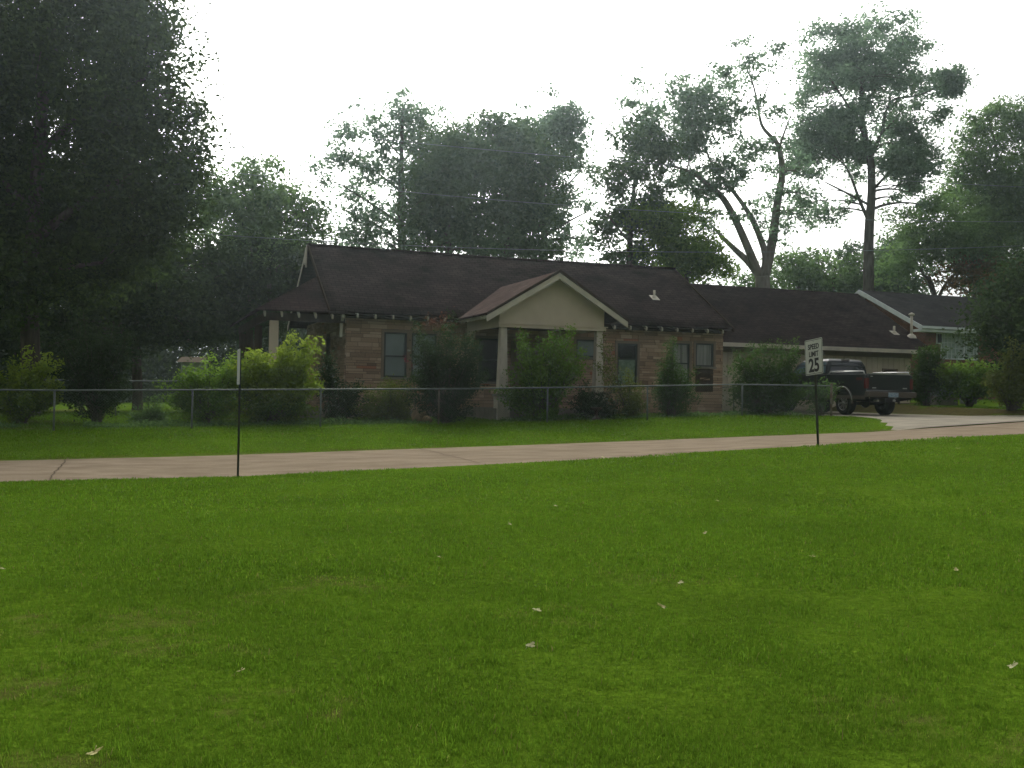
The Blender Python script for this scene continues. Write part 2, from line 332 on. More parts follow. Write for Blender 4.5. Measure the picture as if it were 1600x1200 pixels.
# ------------------------------------------------------------------ foliage helpers
def leaves(C, size, R, tone, droop=.25, aspect=.55):
    """one small pointed, slightly folded blade per centre"""
    n = len(C); d = R.normal(size=(n, 3)); d[:, 2] = d[:, 2] * .7 - droop; d /= np.linalg.norm(d, axis=1)[:, None]
    s = np.cross(d, R.normal(size=(n, 3))); s /= np.linalg.norm(s, axis=1)[:, None] + 1e-9
    L = (size * R.uniform(.6, 1.35, n))[:, None]; w_ = L * aspect * .5
    V = np.stack([C - d * L * .5, C + s * w_ + d * L * .05, C + d * L * .5, C - s * w_ + d * L * .05], 1).reshape(-1, 3)
    F = np.arange(4 * n).reshape(n, 4); return V, F, np.repeat(tone, 4)
def blob_pts(R, cen, rad, nclump, per, spread, holes=0):
    """clump centres within an uneven ellipsoid, leaves gathered round each clump"""
    u = R.normal(size=(nclump, 3)); u /= np.linalg.norm(u, axis=1)[:, None]
    rr = R.uniform(0, 1, nclump) ** (1 / 2.1); rr *= .75 + .45 * R.uniform(0, 1, nclump)
    cc = cen + u * rr[:, None] * rad
    if holes:
        hn = vnoise(cc[:, 0] + cc[:, 1] * .35, cc[:, 2], 1.15) * .6 + vnoise(cc[:, 0] + 31, cc[:, 2] + cc[:, 1] * .3, .55) * .4
        cc = cc[hn > holes]; nclump = len(cc)
        if nclump < 3: cc = np.repeat(cen[None], 3, 0); nclump = 3
    P = cc[:, None, :] + R.normal(size=(nclump, per, 3)) * np.array([1, 1, .55]) * spread * R.uniform(.5, 1.25, nclump)[:, None, None]
    t = np.clip(.5 + R.normal(0, .2, nclump), 0, 1)
    return P.reshape(-1, 3), np.clip(np.repeat(t, per) + R.normal(0, .13, nclump * per), 0, 1), cc
def curve(p, q, bend, n=7):
    p = np.array(p); q = np.array(q); L = np.linalg.norm(q - p); t = np.linspace(0, 1, n)[:, None]
    return p * (1 - t) + q * t + 4 * t * (1 - t) * np.array(bend) * L * .25
def leafmat(name, dark, light, tr=.35):
    return tone_mat(name, [(0, dark), (.5, tuple((a + b) / 2 * .95 for a, b in zip(dark, light))), (1, light)], .6, tr, .25)
M_bark = mat('bark', (.055, .045, .035), .95, .1, noise=(6, (.11, .095, .075), (1, 1, .25)), bump=(14, .9))
M_barkp = mat('bark_pale', (.13, .115, .095), .95, .1, noise=(4, (.23, .21, .18), (1, 1, .3)), bump=(14, .6))
M_lf = {  # gum, mid and deep are lightened to carry lens glare over the treetops
 'oak': leafmat('leaf_oak', (.025, .048, .014), (.08, .13, .03), .4),
 'deep': leafmat('leaf_deep', (.05, .095, .042), (.13, .21, .085), .55),
 'mid': leafmat('leaf_mid', (.065, .13, .04), (.17, .28, .085), .58),
 'gum': leafmat('leaf_gum', (.09, .155, .09), (.22, .34, .19), .62),
 'bright': leafmat('leaf_bright', (.065, .14, .02), (.22, .36, .05), .55),
 'lime': leafmat('leaf_lime', (.07, .13, .015), (.30, .40, .05), .5),
 'olive': leafmat('leaf_olive', (.08, .11, .022), (.19, .23, .05), .45),
 'dark': leafmat('leaf_dark', (.022, .042, .016), (.065, .105, .032), .4),
 'bush': leafmat('leaf_bush', (.035, .075, .018), (.095, .17, .032), .45),
 'rust': leafmat('leaf_rust', (.05, .06, .02), (.22, .12, .04)),
}
TREES = 'trees behind the houses'
def tree(name, label, Y, trunk, limbs, blobs, size, lai, m, seed, bark=M_bark, group=TREES, cat='tree', spread=.55, twigs=True, grow=1.12, holes=.42):
    """trunk / limbs: lists of (px, py, radius m); blobs: (px, py, rx px, rz px[, density])"""
    R = np.random.RandomState(seed); base = ground_pt(trunk[0][0], Y, -.1)
    r = root(name, base, label, cat, group)
    tb = MB(); pts = [base] + [at(x, y, Y) for x, y, _ in trunk]; rad = [trunk[0][2] * 1.35] + [q[2] for q in trunk]
    def smooth(ps, rs, n=4):
        P, Q = [], []
        for i in range(len(ps) - 1):
            p0 = ps[max(i - 1, 0)]; p1 = ps[i]; p2 = ps[i + 1]; p3 = ps[min(i + 2, len(ps) - 1)]
            for k in range(n):
                t = k / n; P.append(.5 * ((2 * p1) + (-p0 + p2) * t + (2 * p0 - 5 * p1 + 4 * p2 - p3) * t * t + (-p0 + 3 * p1 - 3 * p2 + p3) * t ** 3)); Q.append(rs[i] * (1 - t) + rs[i + 1] * t)
        P.append(ps[-1]); Q.append(rs[-1]); return P, Q
    P, Q = smooth(pts, rad); tb.tube(P, Q, 10); skel = list(zip(P[4:], Q[4:]))
    for j, lm in enumerate(limbs):
        dy = R.uniform(-1, 1) * 1.2; ps = [at(x, y, Y + dy * k / max(1, len(lm) - 1)) for k, (x, y, _) in enumerate(lm)]; P, Q = smooth(ps, [q[2] for q in lm]); tb.tube(P, Q, 7); skel += list(zip(P[1:], Q[1:]))
    SP = np.array([s[0] for s in skel]); SR = np.array([s[1] for s in skel])
    Vs, Ts = [], []
    for bi, b in enumerate(blobs):
        px, py, bx, bz = b[:4]; den = b[4] if len(b) > 4 else 1.; bx, bz = bx * grow, bz * grow
        mx_ = bx * Y / FPX; mz = bz * Y / FPX; md = .5 * (mx_ + mz) * 1.05
        cen = at(px, py, Y + R.uniform(-.7, .7) * md); rad_ = np.array([mx_, md, mz])
        n = 2.5 * lai * den * math.pi * mx_ * mz / (size * size * .28); per = 44; nc = max(4, int(n / per))
        p, t, cc = blob_pts(R, cen, rad_, nc, per, spread * (.8 + .2 * min(mx_, mz) / 2), holes); Vs.append(p); Ts.append(t)
        if twigs:
            below = SP[:, 2] < cen[2] + .2 * mz; dd = np.linalg.norm(SP - cen, axis=1) + np.where(below, 0, 6); k = int(np.argmin(dd))
            cb = curve(SP[k], cen, (R.uniform(-.2, .2), R.uniform(-.2, .2), .35), 6); r0 = min(SR[k] * .55, .05 + .02 * dd[k]); tb.tube(cb, np.linspace(r0, r0 * .35, 6), 5, False)
            for q in cc[R.choice(len(cc), min(len(cc), 12), False)]:
                i = R.randint(2, 6); tb.tube(curve(cb[i], q, (0, 0, .25), 4), [r0 * .35, r0 * .28, r0 * .2, .012], 4, False)
    C = np.concatenate(Vs); T = np.concatenate(Ts); V, F, tt = leaves(C, size * 1.08, R, T)
    tb.build('trunk', bark, r); nmesh('crown', V, F, M_lf[m], r, tone=tt); return r

def shrub(name, label, px, Y, blobs, size, n, m, seed, nst=26, group='shrubs along the fence', cat='shrub', stem_r=.014, body=.6, dz=0., extra=None):
    """stems fan out from one base to points in the blobs; leaves grow along their upper parts"""
    R = np.random.RandomState(seed); base = ground_pt(px, Y, dz); r = root(name, base, label, cat, group)
    sm = MB(); C, T = [], []
    wts = np.array([b[2] * b[3] for b in blobs], float); wts /= wts.sum()
    for bi, b in enumerate(blobs):
        ns = max(3, int(nst * wts[bi])); mx_, mz = b[2] * Y / FPX, b[3] * Y / FPX; cen = at(b[0], b[1], Y + R.uniform(-.3, .3) * mx_)
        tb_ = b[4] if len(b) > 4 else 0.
        for k in range(ns):
            u = R.normal(size=3); u /= np.linalg.norm(u); tip = cen + u * np.array([mx_, mx_, mz]) * (R.uniform(.45, 1.0) if R.rand() < .7 else R.uniform(1.0, 1.45))
            tip[2] = max(tip[2], base[2] + .15)
            st = base + np.array([R.uniform(-.12, .12), R.uniform(-.12, .12), 0]); cv = curve(st, tip, (0, 0, .25), 7)
            sm.tube(cv, np.linspace(stem_r, stem_r * .3, 7), 4, False)
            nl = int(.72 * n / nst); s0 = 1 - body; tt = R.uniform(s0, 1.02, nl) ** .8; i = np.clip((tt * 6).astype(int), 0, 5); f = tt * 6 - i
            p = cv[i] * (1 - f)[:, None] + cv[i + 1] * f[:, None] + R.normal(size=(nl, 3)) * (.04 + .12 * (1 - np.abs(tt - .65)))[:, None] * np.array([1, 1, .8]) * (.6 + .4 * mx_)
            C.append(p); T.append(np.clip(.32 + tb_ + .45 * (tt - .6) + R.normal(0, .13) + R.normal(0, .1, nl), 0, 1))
    C = np.concatenate(C); T = np.concatenate(T); ok = C[:, 2] > base[2] + .02; C = C[ok]; T = T[ok]
    V, F, t4 = leaves(C, size * 1.25, R, T, .1, .5); sm.build('stems', M_bark, r)
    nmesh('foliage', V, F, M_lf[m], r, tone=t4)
    if extra: extra(r, R)
    return r
# ------------------------------------------------------------------ stone house
R0 = random.Random(11)
M_stone = tone_mat('banded_stone', [(0, (.07, .05, .036)), (.15, (.20, .135, .085)), (.55, (.35, .24, .155)), (.88, (.50, .37, .25)), (1, (.34, .15, .085))], .9, 0, .15, (18, .5))
M_shing = brick_mat('dark_shingles', (.028, .020, .019), (.041, .030, .028), (.010, .008, .007), .33, .16, .012, 'xy', .92, .55)
M_shing2 = brick_mat('lighter_shingles', (.068, .050, .044), (.092, .067, .058), (.04, .03, .026), .33, .14, .006, 'yx', .9, .25)  # lighter brown shingle colour, for the porch roof's left slope only
M_shing3 = brick_mat('grey_shingles', (.038, .037, .037), (.052, .05, .048), (.025, .024, .024), .33, .14, .006, 'xy', .92, .3)
M_cream = mat('cream_paint', (.52, .44, .33), .85, .3, noise=(1.5, (.58, .49, .375)))
M_creamw = mat('wing_cream_paint', (.56, .49, .36), .85, .2, noise=(2, (.48, .42, .31)))
M_creamp = mat('weathered_cream', (.62, .56, .46), .8, .2, noise=(4, (.46, .42, .33), (1, 1, .5)))
M_trim = mat('pale_trim', (.58, .52, .41), .6, .35, noise=(2, (.42, .39, .31)))
M_white = mat('white_trim', (.62, .66, .66), .6, .35, noise=(2, (.50, .55, .56)))
M_brownw = mat('brown_wood', (.045, .032, .022), .85, .2, noise=(7, (.07, .05, .035), (1, 1, .2)))
M_fascia = mat('brown_fascia', (.05, .038, .03), .8, .2)
M_frame = mat('dark_green_frame', (.018, .028, .022), .5, .4)
M_tan = mat('tan_trim', (.20, .155, .11), .8, .2)
M_glass = mat('dark_glass', (.012, .016, .016), .06, .6)
M_shade = mat('drawn_shade', (.17, .21, .20), .35, .5, noise=(1.2, (.13, .165, .155)))
M_curt = mat('sheer_curtain', (.30, .31, .27), .7, .3, noise=(9, (.12, .125, .11), (1, 1, .05)))
M_greenglass = mat('mottled_green_pane', (.17, .24, .17), .3, .5, noise=(11, (.07, .13, .07)))  # mottled green pane colour, paler than the dark glass above it
M_shed = mat('dim_grey_boards', (.22, .24, .24), .85, .2)
M_soff = mat('soffit_boards', (.12, .10, .075), .8, .2)
M_conc = mat('old_concrete', (.23, .21, .17), .9, .2, noise=(3, (.16, .145, .11)))

def split_rects(s0, s1, z0, z1, op):
    br = sorted(set([s0, s1] + [v for o in op for v in o[:2] if s0 < v < s1])); out = []
    for a, b in zip(br[:-1], br[1:]):
        hs = sorted([(o[2], o[3]) for o in op if o[0] < (a + b) / 2 < o[1]]); z = z0
        for h0, h1 in hs:
            if h0 > z: out.append((a, b, z, h0))
            z = max(z, h1)
        if z < z1: out.append((a, b, z, z1))
    return out
def stone_wall(name, parent, T, s0, s1, zb, zt, op, lo=.2, hi=.7, seed=1):
    """T(s, z, d) -> world, d = distance in front of the wall's core. Real blocks of uneven length, height and relief"""
    R = random.Random(seed); m = MB(); m.cur = .04
    def bx(a, b, z0, z1, d0, d1): m.hexa([T(a, z0, d1), T(b, z0, d1), T(b, z0, d0), T(a, z0, d0), T(a, z1, d1), T(b, z1, d1), T(b, z1, d0), T(a, z1, d0)])
    for a, b, z0, z1 in split_rects(s0, s1, zb, zt, op): bx(a, b, z0, z1, -.2, 0)
    z = zb
    while z < zt - .03:
        h = min(R.choice((.07, .08, .10, .11, .13, .16)), zt - z); s = s0 + R.uniform(-.3, 0)
        while s < s1:
            l = R.uniform(lo, hi); a, b = max(s, s0), min(s + l, s1); s += l
            if b - a < .04: continue
            segs = [(a, b)]
            for o in op:
                if o[2] < z + h - .02 and o[3] > z + .02:
                    ns = []
                    for (p, q) in segs:
                        if o[1] <= p or o[0] >= q: ns.append((p, q)); continue
                        if o[0] - p > .04: ns.append((p, o[0]))
                        if q - o[1] > .04: ns.append((o[1], q))
                    segs = ns
            tn_ = min(.95, max(.12, R.gauss(.56, .19)));
            if R.random() < .02: tn_ = 1.0
            for (p, q) in segs:
                m.cur = tn_; g_ = .007; rl = R.uniform(.012, .045); tl = R.uniform(-.008, .008)
                m.hexa([T(p + g_, z + g_, rl), T(q - g_, z + g_, rl + tl), T(q - g_, z + g_, -.005), T(p + g_, z + g_, -.005), T(p + g_, z + h - g_, rl + tl), T(q - g_, z + h - g_, rl), T(q - g_, z + h - g_, -.005), T(p + g_, z + h - g_, -.005)])
        z += h
    return m.build(name, M_stone, parent, tone=True)
def slab(name, poly, th, m, parent):
    """poly: (a, c, z) corners of a roof plane, thickness downward"""
    b = MB(); b.prism([W(*p) for p in poly], (0, 0, -th)); return b.build(name, m, parent)

HZ = .55
CW = 36.1
hr = root('stone_house', W(7.1, CW, .8), 'low brown stone house with a long dark shingle roof and a cream gabled porch', 'house')
wins = [  # a0, a1, z0, z1, pane material, meeting rail height fraction
 (8.43, 9.24, 2.28, 3.84, M_shade, .47), (9.42, 10.32, 2.28, 3.84, M_shade, .47), (11.9, 12.7, 2.2, 3.75, M_glass, .5),
 (15.72, 16.72, 3.2, 3.85, M_shade, None), (17.42, 18.25, 2.2, 3.76, M_glass, .62), (19.75, 20.5, 2.3, 3.85, M_curt, .5), (20.78, 21.56, 2.98, 3.88, M_curt, None)]
ops = [(a0, a1, z0, z1) for a0, a1, z0, z1, _, _ in wins] + [(13.25, 14.2, 1.3, 3.6)]
EZ = 4.45
stone_wall('front_wall', hr, lambda s, z, d: W(s, CW - d, z), 7.1, 22.0, HZ, 4.62, ops, seed=3)
stone_wall('side_wall', hr, lambda s, z, d: W(7.1 - d, s, z), CW, 44.4, HZ, 4.5, [(39, 39.9, 2.2, 3.8)], seed=4)
b = MB(); b.box(21.8, 22.02, CW + .02, 44.4, HZ, 4.5); b.box(7.1, 22, 44.3, 44.5, HZ, 4.6); b.build('rear_wall', M_brownw, hr)
b = MB(); b.box(6.95, 22.1, CW - .12, CW - .06, HZ, 1.12); b.box(6.96, 7.03, CW - .06, 44.4, HZ, 1.12); b.build('foundation', M_conc, hr)
# interior floor and dark partition so that the rooms are closed
b = MB(); b.box(7.2, 21.8, CW + 1.6, CW + 1.7, 1.0, 4.4); b.build('partition', M_brownw, hr)
# lintel band under the eave
b = MB(); b.box(7.06, 22.02, CW - .075, CW - .05, 4.28, 4.62); b.build('frieze_board', M_brownw, hr)
for a0, a1, z0, z1, pm, mr in wins:
    f = MB(); t = .055; tt = M_frame if pm is M_shade else M_frame
    for x0, x1, y0, y1 in ((a0, a0 + t, z0, z1), (a1 - t, a1, z0, z1), (a0 + t, a1 - t, z1 - t, z1), (a0 + t, a1 - t, z0, z0 + t)): f.box(x0, x1, CW - .03, CW + .07, y0, y1)
    if mr: zm = z0 + (z1 - z0) * mr; f.box(a0 + t, a1 - t, CW - .01, CW + .06, zm - .025, zm + .025)
    fo = f.build('window', tt, hr)
    if mr and pm is M_glass and a0 > 17:
        p = MB(); p.box(a0 + t, a1 - t, CW + .03, CW + .04, zm + .025, z1 - t); p.build('pane', M_glass, fo)
        p = MB(); p.box(a0 + t, a1 - t, CW + .032, CW + .042, z0 + t, zm - .025); p.build('lower_pane', M_greenglass, fo)
    else:
        p = MB()
        if mr: p.box(a0 + t, a1 - t, CW + .03, CW + .04, zm + .025, z1 - t); p.box(a0 + t, a1 - t, CW + .02, CW + .03, z0 + t, zm - .025)
        else: p.box(a0 + t, a1 - t, CW + .03, CW + .04, z0 + t, z1 - t)
        p.build('pane', pm, fo)
    s = MB(); s.box(a0 - .1, a1 + .1, CW - .12, CW - .035, z0 - .08, z0 - .005); s.build('sill', M_conc, fo)
    s = MB(); s.box(a0 - .1, a0 - .004, CW - .055, CW - .0, z0 + .0, z1 + .1); s.box(a1 + .004, a1 + .1, CW - .055, CW - .0, z0 + .0, z1 + .1); s.box(a0 - .004, a1 + .004, CW - .055, CW - .0, z1 + .004, z1 + .1); s.build('casing', M_tan, fo)
b = MB(); b.box(20.78, 21.56, CW - .045, CW - .002, 2.0, 2.88); b.build('wall_panel', M_brownw, hr)
d_ = MB(); d_.box(13.25, 14.2, CW, CW + .06, 1.3, 3.6)
for i in range(2):
    for j in range(3): d_.box(13.33 + i * .43, 13.7 + i * .43, CW - .02, CW, 1.42 + j * .72, 2.0 + j * .72)
dd_ = d_.build('front_door', M_tan, hr); b = MB(); b.lathe(W(14.08, CW - .08, 2.35), [(.0, -.01), (.03, 0), (.035, .03), (.0, .05)], -E2, 12); b.build('handle', M_glass, dd_)
b = MB(); b.box(13.13, 13.245, CW - .05, CW - .0, 1.3, 3.72); b.box(14.205, 14.32, CW - .05, CW - .0, 1.3, 3.72); b.box(13.245, 14.205, CW - .05, CW - .0, 3.605, 3.72); b.build('door_frame', M_tan, hr)

# main roof
SL = (7.3 - 4.48) / (40.25 - 35.5)
def mz(c): return 4.48 + SL * (c - 35.5)
rz = 7.3; r0, r1 = 6.4, 22.1
rb = MB()
def sagline(n=12): return [r0 + (r1 - r0) * k / n for k in range(n + 1)]
# front plane with a slight sag of the old rafters
sg = lambda a, v: -.035 * math.sin(math.pi * (a - r0) / (r1 - r0)) * (.4 + .6 * v) + .012 * math.sin(a * 2.1 + v * 4)
Vr, Fr = [], []; na, nv_ = 40, 8
for side in (0, 1):
    off = len(Vr)
    for i in range(na + 1):
        a = r0 + (r1 - r0) * i / na
        for k in range(nv_ + 1):
            v = k / nv_; c = 35.5 + 4.75 * v if not side else 45.0 - 4.75 * v; Vr.append(W(a, c, 4.48 + (7.3 - 4.48) * v + sg(a, v)))
    for i in range(na):
        for k in range(nv_):
            q = (off + i * (nv_ + 1) + k, off + (i + 1) * (nv_ + 1) + k, off + (i + 1) * (nv_ + 1) + k + 1, off + i * (nv_ + 1) + k + 1); Fr.append(q if not side else q[::-1])
ro = nmesh('roof', np.array(Vr), np.array(Fr), M_shing, hr)
so = ro.modifiers.new('thick', 'SOLIDIFY'); so.thickness = .07; so.offset = -1
b = MB(); b.tube([W(r0 - .02, 40.25, 7.30), W(14, 40.25, 7.265), W(r1 + .02, 40.25, 7.30)], .07, 6); b.build('ridge_cap', M_shing, ro)
b = MB(); b.box(r0 + .05, r1 - .05, 35.56, 36.0, 4.36, 4.385); b.build('soffit', M_fascia, hr)
# rake boards at both ends
for nm, a in (('rake_board', r0), ('rake_board', r1)):
    b = MB()
    for s in (-1, 1):
        b.prism([W(a - .03, 40.25 - s * 4.8, 4.50), W(a - .03, 40.25, 7.33), W(a - .03, 40.25, 7.15), W(a - .03, 40.25 - s * 4.8, 4.32)], E1 * .05)
    b.build(nm, M_fascia, hr)
b = MB(); b.prism([W(r0 - .05, 45.05, 4.50), W(r0 - .05, 40.3, 7.31), W(r0 - .05, 40.3, 7.12), W(r0 - .05, 45.05, 4.31)], E1 * .018); b.build('rake_face', M_trim, hr)
# gable ends
for a in (7.12, 21.8):
    b = MB(); b.prism([W(a, 36.2, 4.3), W(a, 44.3, 4.3), W(a, 44.3, 4.75), W(a, 40.25, 7.14), W(a, 36.2, 4.75)], E1 * .18); b.build('gable_wall', M_brownw, hr)
# weathered fretwork in the left peak
b = MB(); b.box(6.3, 6.36, 40.19, 40.31, 6.45, 7.2); b.prism([W(6.29, 39.95, 6.72), W(6.29, 40.25, 7.2), W(6.29, 40.55, 6.72), W(6.29, 40.4, 6.55), W(6.29, 40.25, 6.7), W(6.29, 40.1, 6.55)], E1 * .03); b.build('gable_ornament', M_trim, hr)
# knee bracket at the front left eave
b = MB(); b.prism([W(6.85, 35.62, 4.36), W(6.85, 36.04, 4.36), W(6.85, 36.04, 3.6), W(6.85, 35.95, 3.62), W(6.85, 35.9, 4.1), W(6.85, 35.62, 4.25)], E1 * .09); b.build('eave_bracket', M_trim, hr)
# rafter tails
def tails(aa, c, z, m=M_trim, sl=SL):
    for a in aa:
        b = MB(); b.prism([W(a, c + .015, z - .03), W(a, c + .5, z + .45 * sl - .03), W(a, c + .5, z + .45 * sl - .14), W(a, c + .06, z - .155), W(a, c + .015, z - .12)], E1 * .055); b.build('rafter_tail', m, hr)
tails(list(np.arange(7.35, 10.8, .62)) + list(np.arange(16.35, 22.0, .66)), 35.5, 4.40)
# plumbing vent on the front slope
def vent(parent, px, py, c, h, r, zr, m=M_trim):
    a, _ = onp(px, py, c); z = zr(c); b = MB(); b.tube([W(a, c, z - .02), W(a, c, z + h)], r, 12); b.lathe(W(a, c, z), [(r * 2.6, -.04), (r * 2.2, .04), (r * 1.1, .09)], n=12); b.prism([W(a - .16, c - .2, zr(c - .2) + .012), W(a + .16, c - .2, zr(c - .2) + .012), W(a + .16, c + .15, zr(c + .15) + .012), W(a - .16, c + .15, zr(c + .15) + .012)], (0, 0, .012)); return b.build('vent_pipe', m, parent)
vent(hr, 1022, 478, 37.6, .3, .045, mz)

# porch with the cream gable
cf = 32.1; pa0, pa1, pe, pp = 10.88, 15.8, 4.36, 5.84; pm_ = (pa0 + pa1) / 2
cz_ = lambda z: 35.5 + (z - 4.48) / SL
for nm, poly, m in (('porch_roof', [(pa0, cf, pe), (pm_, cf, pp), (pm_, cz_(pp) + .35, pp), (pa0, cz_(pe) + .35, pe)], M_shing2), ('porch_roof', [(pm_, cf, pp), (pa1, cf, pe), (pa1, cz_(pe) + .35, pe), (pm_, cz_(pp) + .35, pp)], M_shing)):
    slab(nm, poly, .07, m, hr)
b = MB()
for s in (-1, 1):
    e = pm_ + s * (pa1 - pm_ + .05); q = 1 if s > 0 else -1
    b.prism([W(e, cf - .06, pe - .11), W(pm_, cf - .06, pp - .075), W(pm_, cf - .06, pp - .275), W(e, cf - .06, pe - .31)], E2 * .055)
b.build('porch_rake', M_trim, hr)
b = MB()
for s in (-1, 1):
    e = pm_ + s * (pa1 - pm_ + .07); b.prism([W(e, cf - .09, pe - .02), W(pm_, cf - .09, pp + .03), W(pm_, cf - .09, pp - .07), W(e, cf - .09, pe - .11)], E2 * .1)
b.build('drip_edge', M_fascia, hr)
b = MB(); gz = lambda a: pp - .09 - abs(a - pm_) * (pp - pe) / (pa1 - pm_)
ga0, ga1 = 11.42, 15.18
b.prism([W(ga0, 32.5, 4.05), W(ga1, 32.5, 4.05), W(ga1, 32.5, gz(ga1)), W(pm_, 32.5, gz(pm_)), W(ga0, 32.5, gz(ga0))], E2 * .1); b.build('gable_panel', M_cream, hr)
b = MB(); b.box(ga0 - .02, ga1 + .06, 32.46, 32.62, 3.93, 4.05); b.box(ga0 - .05, ga1 + .12, 32.43, 32.46, 4.035, 4.075); b.build('porch_beam', M_cream, hr)
for a in (ga0, ga1 - .12):
    b = MB(); P_ = [W(a, 32.62, 3.95), W(a, 32.62, 4.42), W(a, 36.0, 4.42), W(a, 36.0, 3.45), W(a, 35.9, 3.45)] + [W(a, 35.9 - .55 * math.sin(t), 3.45 + .5 * (1 - math.cos(t))) for t in np.linspace(.2, math.pi / 2, 7)]
    b.prism(P_, E1 * .12); b.build('porch_side_beam', M_cream, hr)
for c in np.arange(32.55, 35.3, .36):
    b = MB(); b.prism([W(pa0 + .02, c, pe - .09), W(pa0 + .5, c, pe + .2), W(pa0 + .5, c, pe + .09), W(pa0 + .03, c, pe - .19)], E2 * .05); b.build('porch_rafter_tail', M_trim, hr)
b = MB(); b.box(ga0 + .1, ga1 - .1, 32.65, 36.0, 4.1, 4.13); b.build('porch_ceiling', M_soff, hr)
b = MB(); b.box(ga0 - .1, ga1 + .1, 32.55, 36.02, .6, 1.27); b.build('porch_floor', M_conc, hr)
b = MB(); b.box(12.8, 14.0, 31.9, 32.54, .6, 1.1); b.box(12.8, 14.0, 31.5, 31.9, .6, .97); b.build('porch_steps', M_conc, hr)
for a in (11.6, 15.05):
    gz_ = float(G(a, 32.5)); b = MB(); ta, tb_ = .105, .15
    b.hexa([W(a - tb_, 32.68 - tb_ - .03, gz_ + .84), W(a + tb_, 32.68 - tb_ - .03, gz_ + .84), W(a + tb_, 32.68 + tb_, gz_ + .84), W(a - tb_, 32.68 + tb_, gz_ + .84), W(a - ta, 32.66 - ta, 3.93), W(a + ta, 32.66 - ta, 3.93), W(a + ta, 32.66 + ta, 3.93), W(a - ta, 32.66 + ta, 3.93)])
    co = b.build('porch_column', M_creamp, hr)
    b = MB(); b.box(a - .21, a + .21, 32.44, 32.86, gz_ - .1, gz_ + .74); b.build('pedestal', M_creamp, co)
    b = MB(); b.box(a - .26, a + .26, 32.39, 32.91, gz_ + .745, gz_ + .835); b.build('cap', M_conc, co)

# open side porch under the hip roof on the left
hz = 4.42; ce, cb = 35.5, 45.0; al = 4.0; ah = 6.42; hz2 = 5.9; ch = 38.05
b = MB(); b.prism([W(al, ce, hz), W(ah + .6, ce, hz + .02), W(ah + .6, ch, hz2), W(ah, ch, hz2)], (0, 0, -.06)); b.build('side_porch_roof', M_shing, hr)
b = MB(); b.prism([W(al, ce, hz), W(ah, ch, hz2), W(ah, cb - 2.5, hz2), W(al, cb, hz)], (0, 0, -.06)); b.build('side_porch_roof', M_shing, hr)
b = MB(); b.prism([W(ah, ch, hz2), W(ah + .7, ch, hz2 + .02), W(ah + .7, cb - 2.5, hz2 + .02), W(ah, cb - 2.5, hz2)], (0, 0, -.05)); b.build('side_porch_flashing', M_shing, hr)
b = MB(); b.box(al + .3, 7.0, ce + .32, ce + .42, 4.08, 4.34); b.box(al + .3, al + .42, ce + .43, cb - .5, 4.08, 4.34); b.build('side_porch_beam', M_brownw, hr)
b = MB(); b.box(al + .3, 7.05, ce + .25, cb - .5, .4, 1.05); b.build('side_porch_floor', M_conc, hr)
for (a, c, wd) in ((4.62, 35.87, .14), (4.44, 38.7, .12), (4.44, 41.6, .12), (4.44, 44.2, .12)):
    b = MB(); b.box(a - wd, a + wd, c - .1, c + .14, 1.05, 4.07); b.build('side_porch_post', M_cream if c < 36 else M_brownw, hr)
b = MB(); b.box(5.1, 5.32, 40.2, 40.4, 1.05, 4.2); b.build('side_porch_post', M_brownw, hr)
tails(np.arange(4.25, 6.95, .56), 35.5, 4.33)

# ------------------------------------------------------------------ cream garage wing (joined to the stone house: it is a part of it)
ec, ez, wr0, wr1 = 38.5, 4.12, 22.14, 34.5; wrc, wrz = 43.9, 7.2; WS = (wrz - ez) / (wrc - ec)
wz = lambda c: ez + WS * (c - ec)
b = MB(); b.prism([W(wr0, ec, ez), W(wr1, ec, ez), W(wr1, wrc, wrz), W(wr0, wrc, wrz)], (0, 0, -.07)); wro = b.build('wing_roof', M_shing, hr)
b = MB(); b.prism([W(wr0, wrc, wrz), W(wr1, wrc, wrz), W(wr1, 2 * wrc - ec, ez), W(wr0, 2 * wrc - ec, ez)], (0, 0, -.07)); b.build('wing_roof', M_shing, hr)
b = MB(); b.box(wr0, wr1 + .03, ec - .05, ec - .005, ez - .17, ez - .0); b.build('gutter', M_trim, hr)
b = MB(); b.box(wr0, wr1 - .03, ec + .03, 39.1, ez - .16, ez - .135); b.build('wing_soffit', M_soff, hr)
b = MB(); b.box(22.1, 33.75, 39.15, 39.3, .9, ez + .25); b.box(33.6, 33.75, 39.3, 48.5, .9, ez + .2)
b.prism([W(33.6, 39.3, ez + .2), W(33.6, 48.5, ez + .2), W(33.6, wrc, wrz - .12)], E1 * .15)
for a in np.arange(22.3, 33.6, .3): b.box(a, a + .035, 39.128, 39.15, 1.3, ez - .15)
b.build('wing_wall', M_creamw, hr)
b = MB(); b.box(22.1, 33.75, 39.08, 39.126, ez - .36, ez - .165); b.build('wing_frieze', M_tan, hr)
b = MB(); b.box(27.0, 31.2, 39.10, 39.125, 1.35, 3.45)
for k in range(4): b.box(27.1, 31.1, 39.085, 39.10, 1.42 + k * .5, 1.86 + k * .5)
b.build('garage_door', M_creamw, hr)
b = MB()
for x0, x1, z0, z1 in ((32.15, 32.98, 3.2, 3.26), (32.15, 32.98, 2.62, 2.68), (32.15, 32.22, 2.68, 3.2), (32.91, 32.98, 2.68, 3.2)): b.box(x0, x1, 39.07, 39.125, z0, z1)
wo_ = b.build('window', M_tan, hr); b = MB(); b.box(32.22, 32.91, 39.105, 39.122, 2.68, 3.2); b.build('pane', M_brownw, wo_)
vent(hr, 1397, 521, 40.0, .32, .05, wz)
